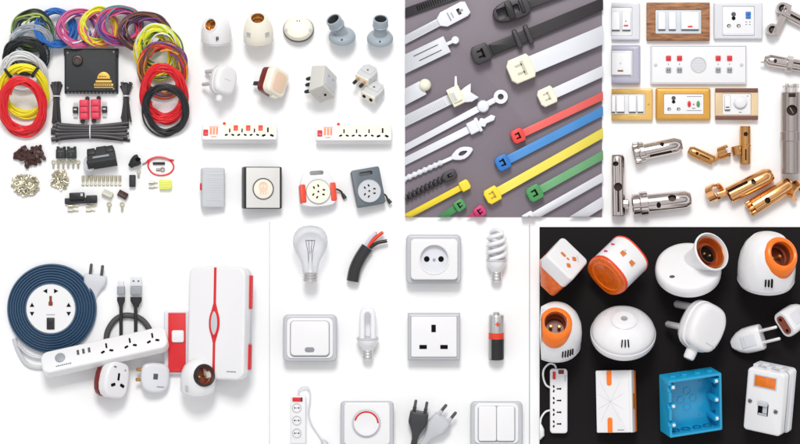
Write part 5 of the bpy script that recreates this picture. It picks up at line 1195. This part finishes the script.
# white orange chime box
t = TH('door_chime', 'white door chime box with two orange tabs and orange right edge', 'door chime')
P(t, 'front_cover', prism(rr(34, 61, 1.2), 6, 15, .8), WHITE)
P(t, 'side_cover', box(3, 61, 9, .6, at=(18.3, 0, 10.4)), WHITE)
P(t, 'edge_strip', box(33, 60, 6, .8, at=(3.4, 0, 3)), ORANGE)
P(t, 'side_grille', box(1, 15, 6, .2, at=(19.6, 0, 9)), AMBER)
P(t, 'tab', [box(5, 15, 1.6, .6, r=2, at=(-3, 23.2, 15)), box(5, 15, 1.6, .6, r=2, at=(-3, -23.2, 15))], ORANGE)
P(t, 'groove', [xf(box(.5, 44, .5, .1), T(-2, 0, 15, rz=a)) for a in (28, -28)] + [xf(box(.5, 30, .5, .1), T(-2, 0, 15, rz=a)) for a in (60, -60)], WHITE2)
lettering(t, T(8, -28, 15), 7, 1.1, 5, INK)
place(t, (597, 367.6, 635.6, 435), yaw=-22, tilt=-3, roll=1, z=ZB)
# blue switch box
t = TH('switch_box', 'square cyan blue plastic mounting box, open at the front', 'mounting box')
b = cut(prism(rr(56, 58, 1.5), 0, 22, .4), box(51, 53, 40, r=1, at=(0, 0, 22)))
b = cut(b, [xf(cyl(3, -2, 30, n=20), T(x, -29 - .5, 0)) for x in ()] + [xf(cyl(3.6, -8, 8, n=20), T(-28, y, 22, ry=90)) for y in (-15, 3, 20)])
P(t, 'box_shell', b, TEAL)
P(t, 'knockout', [xf(ringt(4, 3.3, 1.8, 2.6, 24), T(x, y, 0)) for x, y in ((0, 9), (-6.5, 1), (6.5, 1), (0, -7))] + [xf(cyl(1.2, 1.8, 2.7, .2, 12), T(x, y, 0)) for x, y in ((-14, 17), (14, 17), (13, -16))], TEAL)
P(t, 'knockout', [xf(ringt(4.6, 3.6, -.6, .6, 24), T(x, y, 11, rx=90 if y else 0, ry=0 if y else 90)) for x, y in ((-17, -26), (-6, -26), (6, -26), (17, -26), (25.2, 0.0))] + [xf(ringt(4.6, 3.6, -.6, .6, 24), T(25.2, y, 11, ry=90)) for y in (-16, 16)], mat('deep blue plastic', (4, 104, 148), .35, var=.12))
for s_, y in [(a, b_) for a in (-1, 1) for b_ in (-17, 2, 21)]: P(t, 'lug', box(5, 5, 20, .5, at=(s_ * 23, y, 11)), TEAL)
for s_ in (-1, 1):
    for y in (-17, 2, 21): P(t, 'screw_insert', xf(cyl(1.7, 20.8, 21.9, .3, 16), T(s_ * 23, y, 0)), mat('bright nickel insert', (236, 236, 236), .4, metal=.4))
P(t, 'rim_bump', [box(5, 2.4, 7, .6, at=(x, 29.4, 12)) for x in (-20, -8, 6, 19)], TEAL)
place(t, (660, 366, 721.5, 438.5), yaw=19, tilt=14, roll=2.5, z=ZB)
# isolator box
t = TH('isolator_switch', 'white isolator box with orange label window and lever', 'isolator switch')
P(t, 'cover', prism(rr(40, 64, 4, 6), 6, 26, 2.4, seg=4), WHITE)
P(t, 'back_case', [prism(rr(42, 66, 4, 6), 0, 6.6, 1)], WHITE2)
P(t, 'label_window', box(22.5, 11, 1, .4, at=(0, 20.6, 26)), mat('amber label window', (232, 116, 26), .25, var=.35, scale=260))
P(t, 'window_rim', cut(box(24.5, 13, 1.2, .3, at=(0, 20.6, 26)), box(22.3, 10.8, 4, at=(0, 20.6, 26))), LGREY)
P(t, 'lever_slot', box(11, 12, .8, .2, at=(0, -7.6, 26)), HOLE)
P(t, 'lever', [box(10, 4.6, 6, .8, at=(0, -1.2, 27)), box(4.6, 8.4, 2, .4, at=(2.2, -6.8, 26.4)), box(9, 1.6, 1.2, .3, at=(0, -12.4, 26.4))], LGREY)
for x in (-14.4, 13.6):
    s_ = P(t, 'screw', xf(cyl(2.3, 25.6, 26.8, .3, 18), T(x, -4.4 - (.2 * x), 0)), STEELD); P(s_, 'screw_slot', xf(box(3.6, .7, .4, .1), T(x, -4.4 - (.2 * x), 26.8, rz=40)), HOLE)
P(t, 'edge_line', cut(prism(rr(40.3, 64.3, 4, 6), 15, 16.2), prism(rr(39.6, 63.6, 4, 6), 10, 20)), INK)
P(t, 'top_rail', [box(5, 4, 12, .6, at=(x, 33, 15)) for x in (-14, 0, 14)], WHITE2)
place(t, (743, 361.6, 797, 435), yaw=-30, tilt=14, roll=-3, z=ZB)
